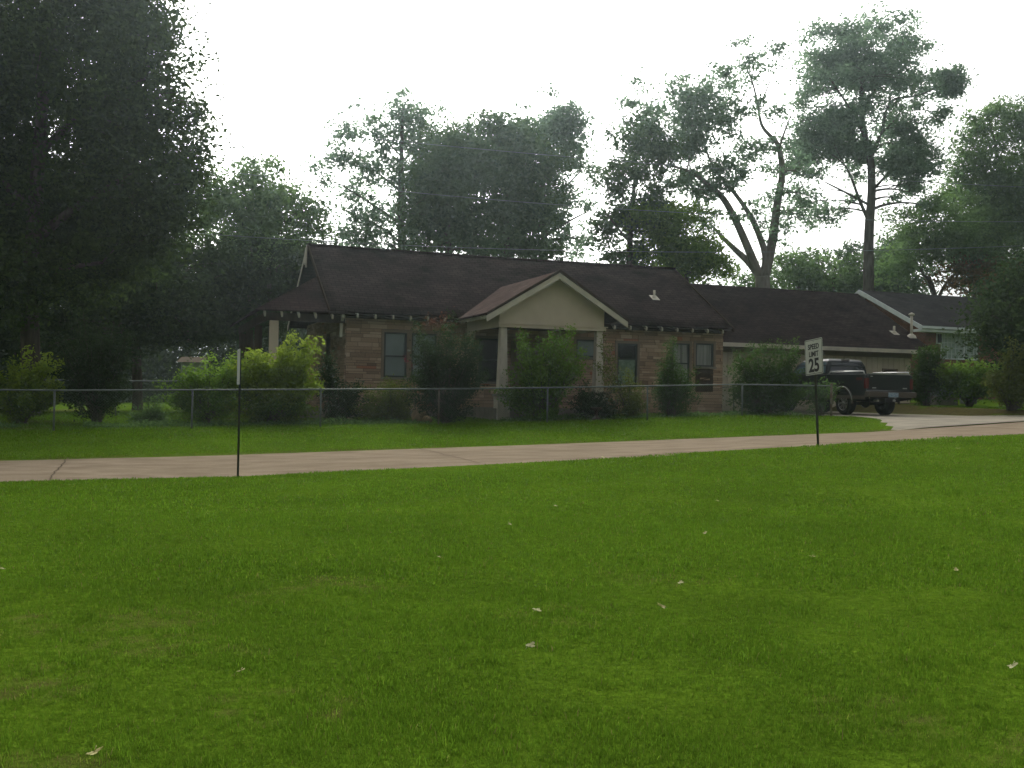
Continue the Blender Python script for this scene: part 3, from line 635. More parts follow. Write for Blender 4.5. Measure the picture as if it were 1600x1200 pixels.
a_, _ = onp(1424, 533, 39.7); z_ = wz(39.7); b = MB(); b.tube([W(a_, 39.7, z_ - .02), W(a_, 39.7, z_ + 1.0)], .06, 12); b.lathe(W(a_, 39.7, z_ + .97), [(.07, 0), (.14, .04), (.13, .1), (.02, .16)], n=14); b.lathe(W(a_, 39.7, z_), [(.24, -.08), (.19, .05), (.07, .14)], n=14); b.build('vent_pipe', M_trim, hr)
b = MB(); b.tube([W(22.16, 38.3, 4.0), W(22.3, 38.2, 4.25), W(22.5, 38.2, 4.1)], .035, 8); b.build('floodlight', M_white, hr)

# ------------------------------------------------------------------ neighbour's brick house
M_brick = brick_mat('red_brick', (.17, .062, .036), (.115, .045, .03), (.16, .12, .095), .22, .075, .008, 'xz', .9, .3)
na0, na1, nc, nz_, nrc, nrz = 38.8, 54, 44.2, 5.8, 49.2, 8.08
nr = root('brick_house', W(na0, nc, 2), 'red brick house with a grey gable roof and pale blue-white trim behind the driveway', 'house')
NS = (nrz - nz_) / (nrc - nc)
b = MB(); b.prism([W(na0, nc, nz_), W(na1, nc, nz_), W(na1, nrc, nrz), W(na0, nrc, nrz)], (0, 0, -.08)); b.build('roof', M_shing3, nr)
b = MB(); b.prism([W(na0, nrc, nrz), W(na1, nrc, nrz), W(na1, nrc * 2 - nc, nz_), W(na0, nrc * 2 - nc, nz_)], (0, 0, -.08)); b.build('roof', M_shing3, nr)
b = MB()
for s in (-1, 1): b.prism([W(na0 - .05, nrc - s * 5.05, nz_ - .02), W(na0 - .05, nrc, nrz + .03), W(na0 - .05, nrc, nrz - .22), W(na0 - .05, nrc - s * 5.05, nz_ - .27)], E1 * .05)
b.build('rake_board', M_white, nr)
b = MB()
for s in (-1, 1): b.prism([W(na0, nrc - s * 4.95, nz_ - .11), W(na0, nrc, nrz - .15), W(na0 + .78, nrc, nrz - .15), W(na0 + .78, nrc - s * 4.95, nz_ - .11)], (0, 0, -.03))
b.build('rake_soffit', M_white, nr)
b = MB(); b.box(na0 - .05, na1, nc - .12, nc - .0, nz_ - .16, nz_ - .03); b.build('gutter', M_white, nr)
b = MB(); b.box(na0 - .03, na1, nc + .005, nc + .6, nz_ - .32, nz_ - .18); b.build('soffit', M_white, nr)
b = MB(); wc = nc + .62
wa0, wa1, wz0, wz1 = onp(1470, 520, wc)[0], onp(1528, 520, wc)[0], onp(1498, 562, wc)[1], onp(1498, 519, wc)[1]
for p, q, r_, s_ in split_rects(na0 + .8, na1, 1.4, nz_ - .2, [(wa0, wa1, wz0, wz1)]): b.box(p, q, wc, wc + .2, r_, s_)
b.box(na0 + .8, na0 + 1.0, wc + .2, nrc * 2 - nc - .6, 1.4, nz_ - .1); b.prism([W(na0 + .8, wc, nz_ - .2), W(na0 + .8, nrc * 2 - nc - .6, nz_ - .2), W(na0 + .8, nrc, nrz - .2)], E1 * .2)
b.build('wall', M_brick, nr)
f = MB(); t = .06; mid = wa0 + (wa1 - wa0) * .63
for x0, x1, y0, y1 in ((wa0, wa0 + t, wz0, wz1), (wa1 - t, wa1, wz0, wz1), (mid - .04, mid + .04, wz0, wz1), (wa0 + t, wa1 - t, wz1 - t, wz1), (wa0 + t, wa1 - t, wz0, wz0 + t)): f.box(x0, x1, wc - .02, wc + .08, y0, y1)
for k in range(1, 10):
    x = wa0 + (wa1 - wa0) * k / 10
    if abs(x - mid) > .08: f.box(x - .012, x + .012, wc + .015, wc + .045, wz0 + t, wz1 - t)
for k in range(1, 5): z = wz0 + (wz1 - wz0) * k / 5; f.box(wa0 + t, wa1 - t, wc + .02, wc + .04, z - .012, z + .012)
fo = f.build('window', M_white, nr); p = MB(); p.box(wa0 + t, wa1 - t, wc + .05, wc + .06, wz0 + t, wz1 - t); p.build('pane', mat('pale_drapes', (.26, .33, .28), .4, .5, noise=(5, (.18, .25, .20), (1, 1, .1))), fo)
f = MB(); f.box(na0 + 1.5, na0 + 1.9, wc - .03, wc - .002, 4.9, 5.5); fo = f.build('window', M_white, nr); p = MB(); p.box(na0 + 1.56, na0 + 1.84, wc - .05, wc - .031, 4.96, 5.44); p.build('pane', M_glass, fo)

# small pale shed far behind on the left
P = ground_pt(296, 62); r = root('shed', P, 'small grey-white shed far behind the trees left of the stone house', 'shed')
b = MB(); x, y, z = P; b.xbox(x - .55, x + .55, y, y + 1.6, z - .2, z + 2.6); b.build('wall', M_shed, r)
b = MB(); b.add([(x - .75, y - .2, z + 2.6), (x + .75, y - .2, z + 2.6), (x + .75, y + 1.8, z + 2.6), (x - .75, y + 1.8, z + 2.6), (x - .75, y + .8, z + 2.95), (x + .75, y + .8, z + 2.95)], [(0, 1, 5, 4), (2, 3, 4, 5), (0, 4, 3), (1, 2, 5), (3, 2, 1, 0)]); b.build('roof', M_soff, r)
b = MB(); b.xbox(x - .35, x + .35, y - .04, y - .005, z - .1, z + 1.9); b.build('door', M_soff, r)

# ------------------------------------------------------------------ chain link fence
M_galv = mat('galvanised_steel', (.17, .195, .185), .65, .3, .2, noise=(4, (.125, .145, .135)))
M_wire = mat('fence_wire', (.12, .14, .125), .8, .3, .0)
M_rust = mat('rusty_post', (.13, .085, .055), .8, .3, .2, noise=(6, (.22, .20, .17)))
FC = 29.4
def fence(name, label, posts, c, hgt, pr=.025, step=.075, ends=(), wire=.0021):
    r = root(name, W(posts[0], c, float(G(posts[0], c))), label, 'fence')
    top = lambda a: float(np.interp(a, posts, [float(G(p, c)) + hgt for p in posts]))
    for i, a in enumerate(posts):
        z = float(G(a, c)); b = MB(); big = a in ends; rr = pr * (1.5 if big else 1)
        b.tube([W(a, c, z - .1), W(a + .008 * (i % 3 - 1), c + .01, top(a) + (.05 if big else -.02))], rr, 10); b.lathe(W(a, c, top(a) + (.05 if big else -.02)), [(rr * 1.2, -.03), (rr * 1.2, .015), (0, .05)], n=10); b.build('post', M_rust if i % 4 == 3 else M_galv, r)
    b = MB(); b.tube([W(a, c, top(a)) for a in np.linspace(posts[0], posts[-1], 60)], .022, 8); b.build('top_rail', M_galv, r)
    V, F = [], []; w_ = wire
    s0, s1 = posts[0], posts[-1]; h = hgt - .03
    for sg_ in (1, -1):
        for s in np.arange(s0 - h, s1 + h, step):
            pts = []
            for k in range(7):
                u = k / 6; a = s + sg_ * u * h
                if a < s0 or a > s1: continue
                g0 = float(G(a, c)) + .03; tz = top(a) - .01; zz = g0 + (tz - g0) * u; pts.append((a, zz))
            if len(pts) < 2: continue
            for i, (a, zz) in enumerate(pts):
                n0 = len(V); cc = c - .03 + sg_ * .002; V += [W(a - w_, cc, zz), W(a + w_, cc, zz), W(a, cc - w_ * 1.3, zz)]
                if i: F += [(n0 - 3, n0 - 2, n0 + 1, n0), (n0 - 2, n0 - 1, n0 + 2, n0 + 1), (n0 - 1, n0 - 3, n0, n0 + 2)]
    nmesh('wire_mesh', np.array(V), np.array(F), M_wire, r); return r
PO = [-1.7 - 3.4 * k for k in range(4, 0, -1)] + [-1.7, 1.68, 5.11, 8.52, 11.9, 15.26, 18.67, 22.1]
fence('chain_link_fence', 'long low galvanised chain link fence along the front of the yard', PO, FC, 1.04, ends=(22.1,))
fence('chain_link_fence', 'short far run of chain link fence in the back yard left of the stone house', [-6.5, -3.4, -.3, 2.8], 39.0, 1.25, step=.12)
b = MB(); # side return of the front fence towards the wing
r = root('fence_return', W(22.1, FC + .1, 1.2), 'chain link side fence running back from the last front post beside the driveway', 'fence')
for c in (32.4, 35.4, 38.3):
    b = MB(); b.tube([W(22.1, c, float(G(22.1, c)) - .1), W(22.1, c, float(G(22.1, c)) + 1.02)], .025, 10); b.build('post', M_galv, r)
b = MB(); b.tube([W(22.1, c, float(G(22.1, c)) + 1.04) for c in np.linspace(29.5, 38.4, 12)], .02, 8); b.build('top_rail', M_galv, r)
V, F = [], []
for sg_ in (1, -1):
    for s in np.arange(28.6, 39, .08):
        p0, p1 = (s, 0), (s + sg_ * 1.0, 1)
        if min(p0[0], p1[0]) < 29.5 or max(p0[0], p1[0]) > 38.3: continue
        n0 = len(V)
        for (c, u) in (p0, p1):
            z = float(G(22.1, c)) + .03 + u * 1.0; V += [W(22.1 + .02, c - .003, z), W(22.1 + .02, c + .003, z), W(22.1 + .025, c, z)]
        F += [(n0, n0 + 1, n0 + 4, n0 + 3), (n0 + 1, n0 + 2, n0 + 5, n0 + 4), (n0 + 2, n0, n0 + 3, n0 + 5)]
nmesh('wire_mesh', np.array(V), np.array(F), M_wire, r)

# ------------------------------------------------------------------ road signs
M_post = mat('green_post', (.028, .045, .026), .7, .3, .2, noise=(9, (.06, .055, .035)))
M_signw = mat('sign_white', (.50, .52, .47), .5, .4, noise=(3, (.44, .46, .41)))
M_signb = mat('sign_black', (.018, .018, .018), .6, .3)
M_alu = mat('sign_aluminium', (.55, .58, .56), .5, .5, .3)
def text_mesh(s, size, wd):
    cu_ = bpy.data.curves.new('t', 'FONT'); cu_.body = s; cu_.size = size; cu_.align_x = 'CENTER'; cu_.offset = wd; cu_.extrude = .0015
    o = bpy.data.objects.new('t', cu_); COL.objects.link(o); bpy.context.view_layer.update()
    me = bpy.data.meshes.new_from_object(o.evaluated_get(bpy.context.evaluated_depsgraph_get())); bpy.data.objects.remove(o)
    v = np.array([list(x.co) for x in me.vertices]); f = [tuple(p.vertices) for p in me.polygons]; bpy.data.meshes.remove(me); return v, f
def sign(px, pyb, Y, top_z, pw, ph, ztop, facing, label, words, lean=0.):
    base = at(px, pyb, Y); base[2] = float(GXY(base[0], base[1])) ; r = root('road_sign', base, label, 'sign')
    X = np.array([math.cos(facing), math.sin(facing), 0]); N = np.array([X[1], -X[0], 0]); Z = -X * lean + np.array([0, 0, 1.]); Z = Z / np.linalg.norm(Z); X = np.cross(Z, N); X /= np.linalg.norm(X)
    def q(x, z, d=0): return base + X * x + Z * z + N * d
    b = MB(); hh = top_z # U-channel post
    prof = [(-.03, 0), (-.03, .008), (-.014, .008), (-.010, .034), (.010, .034), (.014, .008), (.03, .008), (.03, 0), (.018, 0), (.014, .026), (-.014, .026), (-.018, 0)]
    b.prism([q(x, -.15, -y - .012) for x, y in prof][::-1], Z * (hh + .15)); b.build('post', M_post, r)
    b = MB(); n = 6; rr = .035; pts = []
    for (cx_, cz0, a0_) in ((pw / 2 - rr, ztop - rr, 0), (-pw / 2 + rr, ztop - rr, 90), (-pw / 2 + rr, ztop - ph + rr, 180), (pw / 2 - rr, ztop - ph + rr, 270)):
        for k in range(n): t_ = math.radians(a0_ + 90 * k / (n - 1)); pts.append(q(cx_ + rr * math.cos(t_), cz0 + rr * math.sin(t_), .0))
    b.prism(pts, -N * .004); pan = b.build('sign_panel', M_signw if words else M_alu, r)
    for z in (ztop - .05, ztop - ph + .05): b = MB(); b.lathe(q(0, z, .0), [(.009, 0), (.008, .005), (0, .007)], N, 8); b.build('bolt', M_galv, pan)
    if words:
        b = MB()
        for s, size, x, z, wd, sx in words:
            v, f = text_mesh(s, size, wd); b.add([q(x + p[0] * sx, z + p[1], .002 + p[2]) for p in v], f)
        b.build('lettering', M_signb, pan)
        b = MB(); e = .018; t_ = .010; w2 = pw / 2 - e
        for (x0, x1, z0, z1) in ((-w2, w2, ztop - e - t_, ztop - e), (-w2, w2, ztop - ph + e, ztop - ph + e + t_), (-w2, -w2 + t_, ztop - ph + e + t_, ztop - e - t_), (w2 - t_, w2, ztop - ph + e + t_, ztop - e - t_)):
            b.hexa([q(x0, z0, .0015), q(x1, z0, .0015), q(x1, z0, .003), q(x0, z0, .003), q(x0, z1, .0015), q(x1, z1, .0015), q(x1, z1, .003), q(x0, z1, .003)])
        b.build('border', M_signb, pan)
    return r
sign(1277, 697, 22.6, 1.62 + .45, .62, .77, 2.30, math.radians(-70), 'speed limit 25 sign, white panel turned aside on a leaning green post at the roadside', [('SPEED', .155, 0, 2.085, .004, .92), ('LIMIT', .155, 0, 1.925, .004, .92), ('25', .40, 0, 1.60, .012, .95)], lean=.085)
sign(369, 745, 18.2, 2.22, .46, .61, 2.20, math.radians(-70), 'road sign seen edge-on, thin pale panel on a dark green post left along the road', None)

# ------------------------------------------------------------------ pickup truck
M_tpaint = mat('dark_green_paint', (.004, .008, .008), .38, .35, .0, coat=.15)
M_ttan = mat('tan_lower_paint', (.075, .062, .045), .6, .3)
M_rub = mat('tyre_rubber', (.014, .014, .013), .85, .2, bump=(40, .4))
M_chr = mat('chrome', (.42, .42, .40), .28, .5, .9)
M_tl = mat('tail_light_red', (.10, .010, .010), .25, .5)
M_tg = mat('truck_glass', (.010, .016, .018), .05, .7)
M_tgs = mat('truck_side_glass', (.10, .15, .17), .08, .7)  # pale blue reflection painted into the side-window colour
M_blk = mat('black_plastic', (.012, .012, .012), .6, .3)
M_plate = mat('plate_blue_white', (.30, .38, .42), .5, .4, noise=(22, (.12, .19, .26)))
M_red = mat('red_decal', (.09, .02, .018), .6, .3)
tz0 = float(G(26, 33)) ; TA, TC = 25.0, 31.3; TW_ = 2.08
def TP(x, y, z): return W(TA + x, TC + y, tz0 + z + .012 * y)
tr = root('pickup_truck', TP(TW_ / 2, 3, 0), 'dark green pickup truck with tan lower trim parked nose-in on the driveway', 'pickup truck')
def tb(m, x0, x1, y0, y1, z0, z1): m.hexa([TP(x0, y0, z0), TP(x1, y0, z0), TP(x1, y1, z0), TP(x0, y1, z0), TP(x0, y0, z1), TP(x1, y0, z1), TP(x1, y1, z1), TP(x0, y1, z1)])
RW, RY, FY = .43, 1.30, 5.0
def arch(y, r, n=10, z=RW): return [(y - r * math.cos(t), z + r * math.sin(t)) for t in np.linspace(0, math.pi, n)]
# body sides: bed, cab and hood silhouette with wheel arches
prof = [(.0, .80), (.0, 1.46), (.04, 1.50), (2.28, 1.50), (2.30, 1.46), (2.30, .62)]
bedp = [(0, .60), (0, 1.45), (.05, 1.50), (2.28, 1.50), (2.28, .60)] + [(RY + .56 * math.cos(t), RW + .02 + .56 * math.sin(t)) for t in np.linspace(.12, math.pi - .12, 11)]
bm_ = MB()
for x in (0, TW_ - .07): bm_.prism([TP(x, y, z) for y, z in bedp], E1 * .07)
tb(bm_, .07, TW_ - .07, .08, 2.28, .85, .92); tb(bm_, .07, TW_ - .07, 2.20, 2.28, .92, 1.48)
for x in (.07, TW_ - .37): tb(bm_, x, x + .30, .75, 1.85, .92, 1.12)
cabp = [(2.34, .60), (2.34, 1.50), (4.75, 1.50), (4.9, 1.44), (6.0, 1.36), (6.12, 1.2), (6.12, .62)] + [(FY + .56 * math.cos(t), RW + .02 + .56 * math.sin(t)) for t in np.linspace(.12, math.pi - .12, 11)]
bm_.prism([TP(.03, y, z) for y, z in cabp], E1 * (TW_ - .06))
tb(bm_, .35, TW_ - .35, .25, 6.0, .5, .62)
bm_.build('body', M_tpaint, tr, bevel=.02)
# cab greenhouse
gh = MB(); b0, b1, t0, t1 = 2.38, 4.75, 2.50, 4.1; zi, zt_ = 1.50, 2.12
def ring(y0, y1, xi, z): return [TP(xi, y0, z), TP(TW_ - xi, y0, z), TP(TW_ - xi, y1, z), TP(xi, y1, z)]
lv = [ring(b0, b1, .10, zi), ring(2.42, 4.4, .16, 1.85), ring(t0, t1, .24, 2.03), ring(t0 + .1, t1 - .1, .34, 2.09), ring(t0 + .35, t1 - .35, .6, zt_)]
vs = [p for l in lv for p in l]; fs = [(i * 4 + k, i * 4 + (k + 1) % 4, (i + 1) * 4 + (k + 1) % 4, (i + 1) * 4 + k) for i in range(4) for k in range(4)] + [(16, 17, 18, 19)]
gh.add(vs, fs); cb_ = gh.build('cab', M_tpaint, tr, bevel=.03)
def lerp_quad(P, u0, u1, v0, v1, nrm, d):
    P = [np.array(p) for p in P]; f = lambda u, v: (P[0] * (1 - u) + P[1] * u) * (1 - v) + (P[3] * (1 - u) + P[2] * u) * v + np.array(nrm) * d
    return [f(u0, v0), f(u1, v0), f(u1, v1), f(u0, v1)]
gw = MB(); q = lerp_quad([lv[0][0], lv[0][1], lv[2][1], lv[2][0]], .07, .93, .10, .90, -E2, .035); gw.prism(q, E2 * .01); gw.build('rear_window', M_tg, cb_)
for s, nm in ((0, 'side_window'), (1, 'side_window')):
    for (u0, u1) in ((.04, .46), (.52, .92)):
        P4 = [lv[0][0], lv[0][3], lv[2][3], lv[2][0]] if s == 0 else [lv[0][1], lv[0][2], lv[2][2], lv[2][1]]
        gw = MB(); q = lerp_quad(P4, u0, u1, .10, .88, -E1 if s == 0 else E1, .03); gw.prism(q, (E1 if s == 0 else -E1) * .01); gw.build(nm, M_tgs, cb_)
gw = MB(); q = lerp_quad([lv[0][3], lv[0][2], lv[2][2], lv[2][3]], .05, .95, .08, .92, E2, .05); gw.prism(q, -E2 * .01); gw.build('windscreen', M_tg, cb_)
gw = MB(); tb(gw, .86, 1.22, 2.47, 2.52, 2.05, 2.10); gw.build('third_brake_light', M_ttan, cb_)
# tailgate
tg = MB(); tb(tg, .075, TW_ - .075, -.015, .05, .92, 1.50); tgo = tg.build('tailgate', M_tpaint, tr, bevel=.012)
tg = MB(); tb(tg, .12, TW_ - .12, -.02, .06, 1.503, 1.53); tg.build('top_cap', M_chr, tgo)
tg = MB(); tb(tg, TW_ / 2 - .13, TW_ / 2 + .13, -.03, -.016, 1.30, 1.40); tg.build('handle', M_blk, tgo)
for x0_, x1_, z0_, z1_ in ((.28, .45, .99, 1.03), (TW_ - .45, TW_ - .26, .99, 1.03), (.2, .3, 1.41, 1.44)): tg = MB(); tb(tg, x0_, x1_, -.02, -.0155, z0_, z1_); tg.build('emblem', M_chr, tgo)
for x in (-.004, TW_ - .126):
    tg = MB(); tb(tg, x, x + .13, -.025, .10, .98, 1.36); tg.build('tail_light', M_tl, tr, bevel=.01)
# bumper, plate, hitch
bp_ = MB(); bp_.prism([TP(-.02, .06, .66), TP(-.02, -.20, .70), TP(-.02, -.22, .86), TP(-.02, .0, .89)], E1 * (TW_ + .04)); bpo = bp_.build('rear_bumper', M_ttan, tr, bevel=.015)
bp_ = MB(); tb(bp_, TW_ / 2 - .22, TW_ / 2 + .22, -.238, -.228, .68, .85); bp_.build('number_plate', M_plate, bpo)
bp_ = MB(); tb(bp_, TW_ / 2 - .3, TW_ / 2 + .3, -.15, .1, .50, .65); bp_.build('hitch_frame', M_blk, tr)
bp_ = MB(); bp_.lathe(TP(TW_ / 2 + .02, -.25, .56), [(0, -.05), (.05, -.03), (.05, .03), (0, .05)], (0, 0, 1), 12); bp_.build('tow_ball', M_chr, tr)
bp_ = MB(); bp_.tube([TP(.5, .15, .55), TP(.5, -.08, .55)], .04, 10); bp_.build('exhaust', M_chr, tr)
# flares, rails, decal, mirrors
for x0, x1 in ((-.035, .01), (TW_ - .01, TW_ + .035)):
    for yc in (RY, FY):
        fl = MB(); o_, i_ = .62, .53; A0 = np.linspace(-.05, math.pi + .05, 18)
        fl.prism([TP(x0, yc + o_ * math.cos(t), RW + .02 + o_ * math.sin(t)) for t in A0] + [TP(x0, yc + i_ * math.cos(t), RW + .02 + i_ * math.sin(t)) for t in A0[::-1]], E1 * (x1 - x0)); flo = fl.build('wheel_flare', M_ttan, tr)
        fl = MB(); xx = x0 - .008 if x0 < 0 else x1 + .008; fl.tube([TP(xx, yc + .6 * math.cos(t), RW + .02 + .6 * math.sin(t)) for t in np.linspace(.2, math.pi - .2, 14)], .010, 6); fl.build('chrome_edge', M_chr, flo)
for x in (.05, TW_ - .05):
    rl = MB(); rl.tube([TP(x, .12, 1.50), TP(x, .18, 1.60), TP(x, 2.1, 1.60), TP(x, 2.2, 1.50)], .026, 8); rl.build('bed_rail', M_chr, tr)
    rl = MB(); tb(rl, x - .045, x + .045, .08, 2.26, 1.502, 1.515); rl.build('rail_cap', M_chr, tr)
rl = MB(); tb(rl, -.006, -.001, .18, .52, 1.28, 1.38); rl.build('side_decal', M_red, tr)
rl = MB(); tb(rl, -.012, -.001, .02, 2.25, .60, .72); tb(rl, .018, .028, 2.36, 4.3, .60, .76); rl.build('lower_trim', M_ttan, tr)
for s in (-1, 1):
    x = -.24 if s < 0 else TW_ + .06; mr_ = MB(); tb(mr_, x, x + .18, 4.35, 4.43, 1.45, 1.78); tb(mr_, min(x + .18, .1) if s < 0 else TW_ - .1, .1 if s < 0 else x, 4.37, 4.40, 1.52, 1.56); mr_.build('mirror', M_blk, tr, bevel=.02)
hl = MB(); tb(hl, .1, .5, 6.10, 6.14, .95, 1.2); hl.build('headlight', M_chr, tr); hl = MB(); tb(hl, TW_ - .5, TW_ - .1, 6.10, 6.14, .95, 1.2); hl.build('headlight', M_chr, tr)
hl = MB(); tb(hl, .55, TW_ - .55, 6.10, 6.15, .85, 1.22); hl.build('grille', M_chr, tr); hl = MB(); tb(hl, 0, TW_, 6.1, 6.3, .55, .8); hl.build('front_bumper', M_chr, tr, bevel=.02)
for yc in (RY, FY):
    for x in (.0, TW_):
        sx = 1 if x == 0 else -1; c0 = TP(x + sx * .02, yc, RW); whl = MB(); ax = E1 * sx
        whl.lathe(c0, [(.25, .01), (.36, -.01), (.41, .0), (.43, .04), (.43, .25), (.40, .29), (.25, .28)], ax, 32); wh = whl.build('wheel', M_rub, tr)
        rm = MB(); rm.lathe(c0, [(.265, .0), (.255, .03), (.24, .09), (.10, .12), (.0, .12)], ax, 28); rmo = rm.build('rim', M_blk, wh); rm = MB(); rm.lathe(c0, [(.262, -.004), (.272, .0), (.258, .02), (.25, .0), (.262, -.004)], ax, 28)
        for k in range(8):
            t = 2 * math.pi * k / 8; u = E2 * math.cos(t) + np.array([0, 0, 1.]) * math.sin(t); v = -E2 * math.sin(t) + np.array([0, 0, 1.]) * math.cos(t)
            p = [c0 + u * .05 - v * .028, c0 + u * .05 + v * .028, c0 + u * .235 + v * .04, c0 + u * .235 - v * .04]; rm.prism([k_ + ax * .055 for k_ in p], -ax * .03)
        rm.lathe(c0, [(.0, .01), (.05, .015), (.065, .05), (.065, .1)], ax, 14); rm.build('spokes', M_chr, tr if False else wh)
ax_ = MB(); ax_.tube([TP(.2, RY, RW), TP(TW_ - .2, RY, RW)], .06, 8); ax_.lathe(TP(TW_ / 2, RY - .16, RW), [(0, 0), (.13, .05), (.17, .16), (.13, .27), (0, .32)], E2, 14); ax_.build('rear_axle', M_blk, tr)

# ------------------------------------------------------------------ yard things
r = root('air_conditioner', ground_pt(1480, 45), 'grey boxy air conditioning unit beyond the driveway bank near the brick house', 'air conditioner')
M_ac = mat('grey_metal', (.16, .18, .18), .6, .4, .3)
x, y, z = ground_pt(1480, 45); zb = at(1480, 618, 45)[2] - .05; zt2 = at(1480, 592, 45)[2]; hw = 17 * 45 / FPX
b = MB(); b.xbox(x - hw, x + hw, y, y + .9, z - .1, zb + .02); b.build('pad', M_conc, r)
b = MB(); b.xbox(x - hw + .04, x + hw - .04, y + .05, y + .85, zb + .02, zt2 - .05)
for k in range(11): zz = zb + .07 + k * (zt2 - zb - .18) / 11; b.xbox(x - hw + .06, x + hw - .06, y + .03, y + .05, zz, zz + .025)
b.build('housing', M_ac, r); b = MB(); b.xbox(x - hw, x + hw, y, y + .9, zt2 - .05, zt2); b.build('lid', M_galv, r)
x, y, z = ground_pt(1513, 45.5); r = root('trash_bin', (x, y, z), 'small grey bin with pale handle right of the air conditioning unit', 'bin')
b = MB(); k_ = .26; b.hexa([(x - k_, y - k_, zb - .3), (x + k_, y - k_, zb - .3), (x + k_, y + k_, zb - .3), (x - k_, y + k_, zb - .3), (x - .33, y - .33, zb + .6), (x + .33, y - .33, zb + .6), (x + .33, y + .33, zb + .6), (x - .33, y + .33, zb + .6)]); b.build('bin_body', M_ac, r, bevel=.03)
b = MB(); b.xbox(x - .36, x + .36, y - .36, y + .36, zb + .605, zb + .68); b.build('lid', M_ac, r, bevel=.03); b = MB(); b.tube([(x - .3, y - .4, zb + .5), (x + .3, y - .4, zb + .5)], .03, 8); b.build('handle', M_white, r)

def rock(name, label, px, Y, sx, sy, sz, seed, m, group=None):
    R = np.random.RandomState(seed); p = ground_pt(px, Y); import bmesh
    bm2 = bmesh.new(); bmesh.ops.create_icosphere(bm2, subdivisions=3, radius=1)
    pl = R.normal(size=(9, 3)); pl /= np.linalg.norm(pl, axis=1)[:, None]; dd = R.uniform(.6, .95, 9)
    for v in bm2.verts:
        c = np.array(v.co)
        for n_, d in zip(pl, dd):
            e = c @ n_ - d
            if e > 0: c = c - n_ * e * .85
        c = c * (1 + .05 * (vnoise(c[0] * 3, c[1] * 3 + c[2], .5) - .5)); v.co = (c[0] * sx, c[1] * sy, c[2] * sz + sz * .6)
    me = bpy.data.meshes.new(name); bm2.to_mesh(me); bm2.free(); o = link(name, me, m, None, p); tag(o, label, 'rock', group); return o
M_rock = mat('pale_rock', (.36, .28, .18), .9, .2, noise=(5, (.22, .16, .10)), bump=(12, .8))
rock('rock', 'large pale tan rock behind the fence between two shrubs below the left window', 656, 32.5, .28, .22, .27, 3, M_rock, 'rocks in the flower bed')
rock('rock', 'small flat rock right of the large pale rock behind the fence', 668, 32.3, .17, .15, .13, 4, M_rock, 'rocks in the flower bed')
rock('rock', 'small pale rock at the left foot of the house corner behind the fence', 545, 32.9, .15, .12, .1, 5, M_rock, 'rocks in the flower bed')
p = ground_pt(932, 33.2); r = root('birdbath', p, 'small brown stone birdbath under the shrub by the right porch column', 'birdbath')
b = MB(); b.lathe(p, [(.14, -.05), (.14, .04), (.06, .10), (.05, .24), (.08, .3)], n=16); b.build('pedestal', M_brownw, r)
b = MB(); b.lathe(p, [(.05, .28), (.14, .31), (.2, .37), (.19, .39), (.13, .35), (0, .34)], n=20); b.build('bowl', M_brownw, r)

# ------------------------------------------------------------------ overhead wires
M_cable = mat('cable', (.17, .20, .20), .6, .3)
def wire(label, pts, Y0, Y1, rad):
    px = [p[0] for p in pts]; co = np.polyfit(px, [p[1] for p in pts], 2)
    P = [at(x, float(np.polyval(co, x)), Y0 + (Y1 - Y0) * (x + 300) / 2200) for x in np.linspace(-300, 1900, 60)]
    b = MB(); b.tube(P, rad, 6); o = b.build('overhead_wire', M_cable, None, P[0]); tag(o, label, 'cable', 'overhead wires')
wire('lowest overhead wire, passing just above the roof ridge of the stone house', [(330, 366), (480, 376), (669, 384), (900, 393), (1170, 393), (1574, 385)], 41.5, 45, .011)
wire('middle overhead wire, crossing the dense trees above the stone house', [(647, 301), (722, 308), (834, 316), (994, 337 - 8), (1171, 337)], 41.5, 45, .011)
wire('topmost overhead wire, near the top of the dense middle trees', [(694, 228), (809, 237), (900, 247), (1053, 258)], 41.5, 45, .011)
# ------------------------------------------------------------------ trees
tree('oak_tree', 'huge dark broadleaf tree filling the upper left corner, trunk behind the fence', 37, [(47, 640, .36), (48, 560, .32), (46, 470, .30), (52, 370, .27), (60, 250, .23), (70, 120, .17), (85, 0, .12)],
     [[(50, 380, .2), (110, 330, .14), (190, 280, .08)], [(52, 330, .18), (0, 280, .12), (-60, 200, .08)], [(60, 240, .16), (140, 170, .11), (230, 120, .06)], [(48, 440, .14), (100, 420, .1), (160, 410, .05)]],
     [(60, 60, 150, 120, 1.2), (190, 20, 85, 70), (235, 105, 62, 55), (120, 190, 150, 110, 1.2), (255, 190, 58, 55), (285, 250, 42, 45, .8), (60, 320, 140, 100, 1.3), (200, 300, 95, 75), (262, 320, 50, 42, .8), (-70, 150, 130, 150), (-60, 350, 130, 120), (140, 395, 110, 60), (30, 440, 100, 60), (90, -90, 180, 80), (295, 165, 22, 20, .7), (240, 60, 40, 32, .7), (215, 375, 60, 40)],
     .17, 2.6, 'oak', 21, group=None, spread=.5, holes=.36)
tree('broadleaf_tree', 'rounded tree rising just right of the huge dark tree, left of the stone house', 56, [(395, 600, .2), (392, 450, .18), (390, 340, .13), (395, 290, .08)], [],
     [(398, 285, 48, 36, .8), (345, 315, 48, 42), (440, 322, 42, 36, .9), (395, 345, 65, 45), (470, 350, 45, 38, .9), (330, 370, 55, 45), (420, 395, 75, 45, 1.1), (505, 345, 28, 26, .8)], .22, 1.9, 'mid', 22)
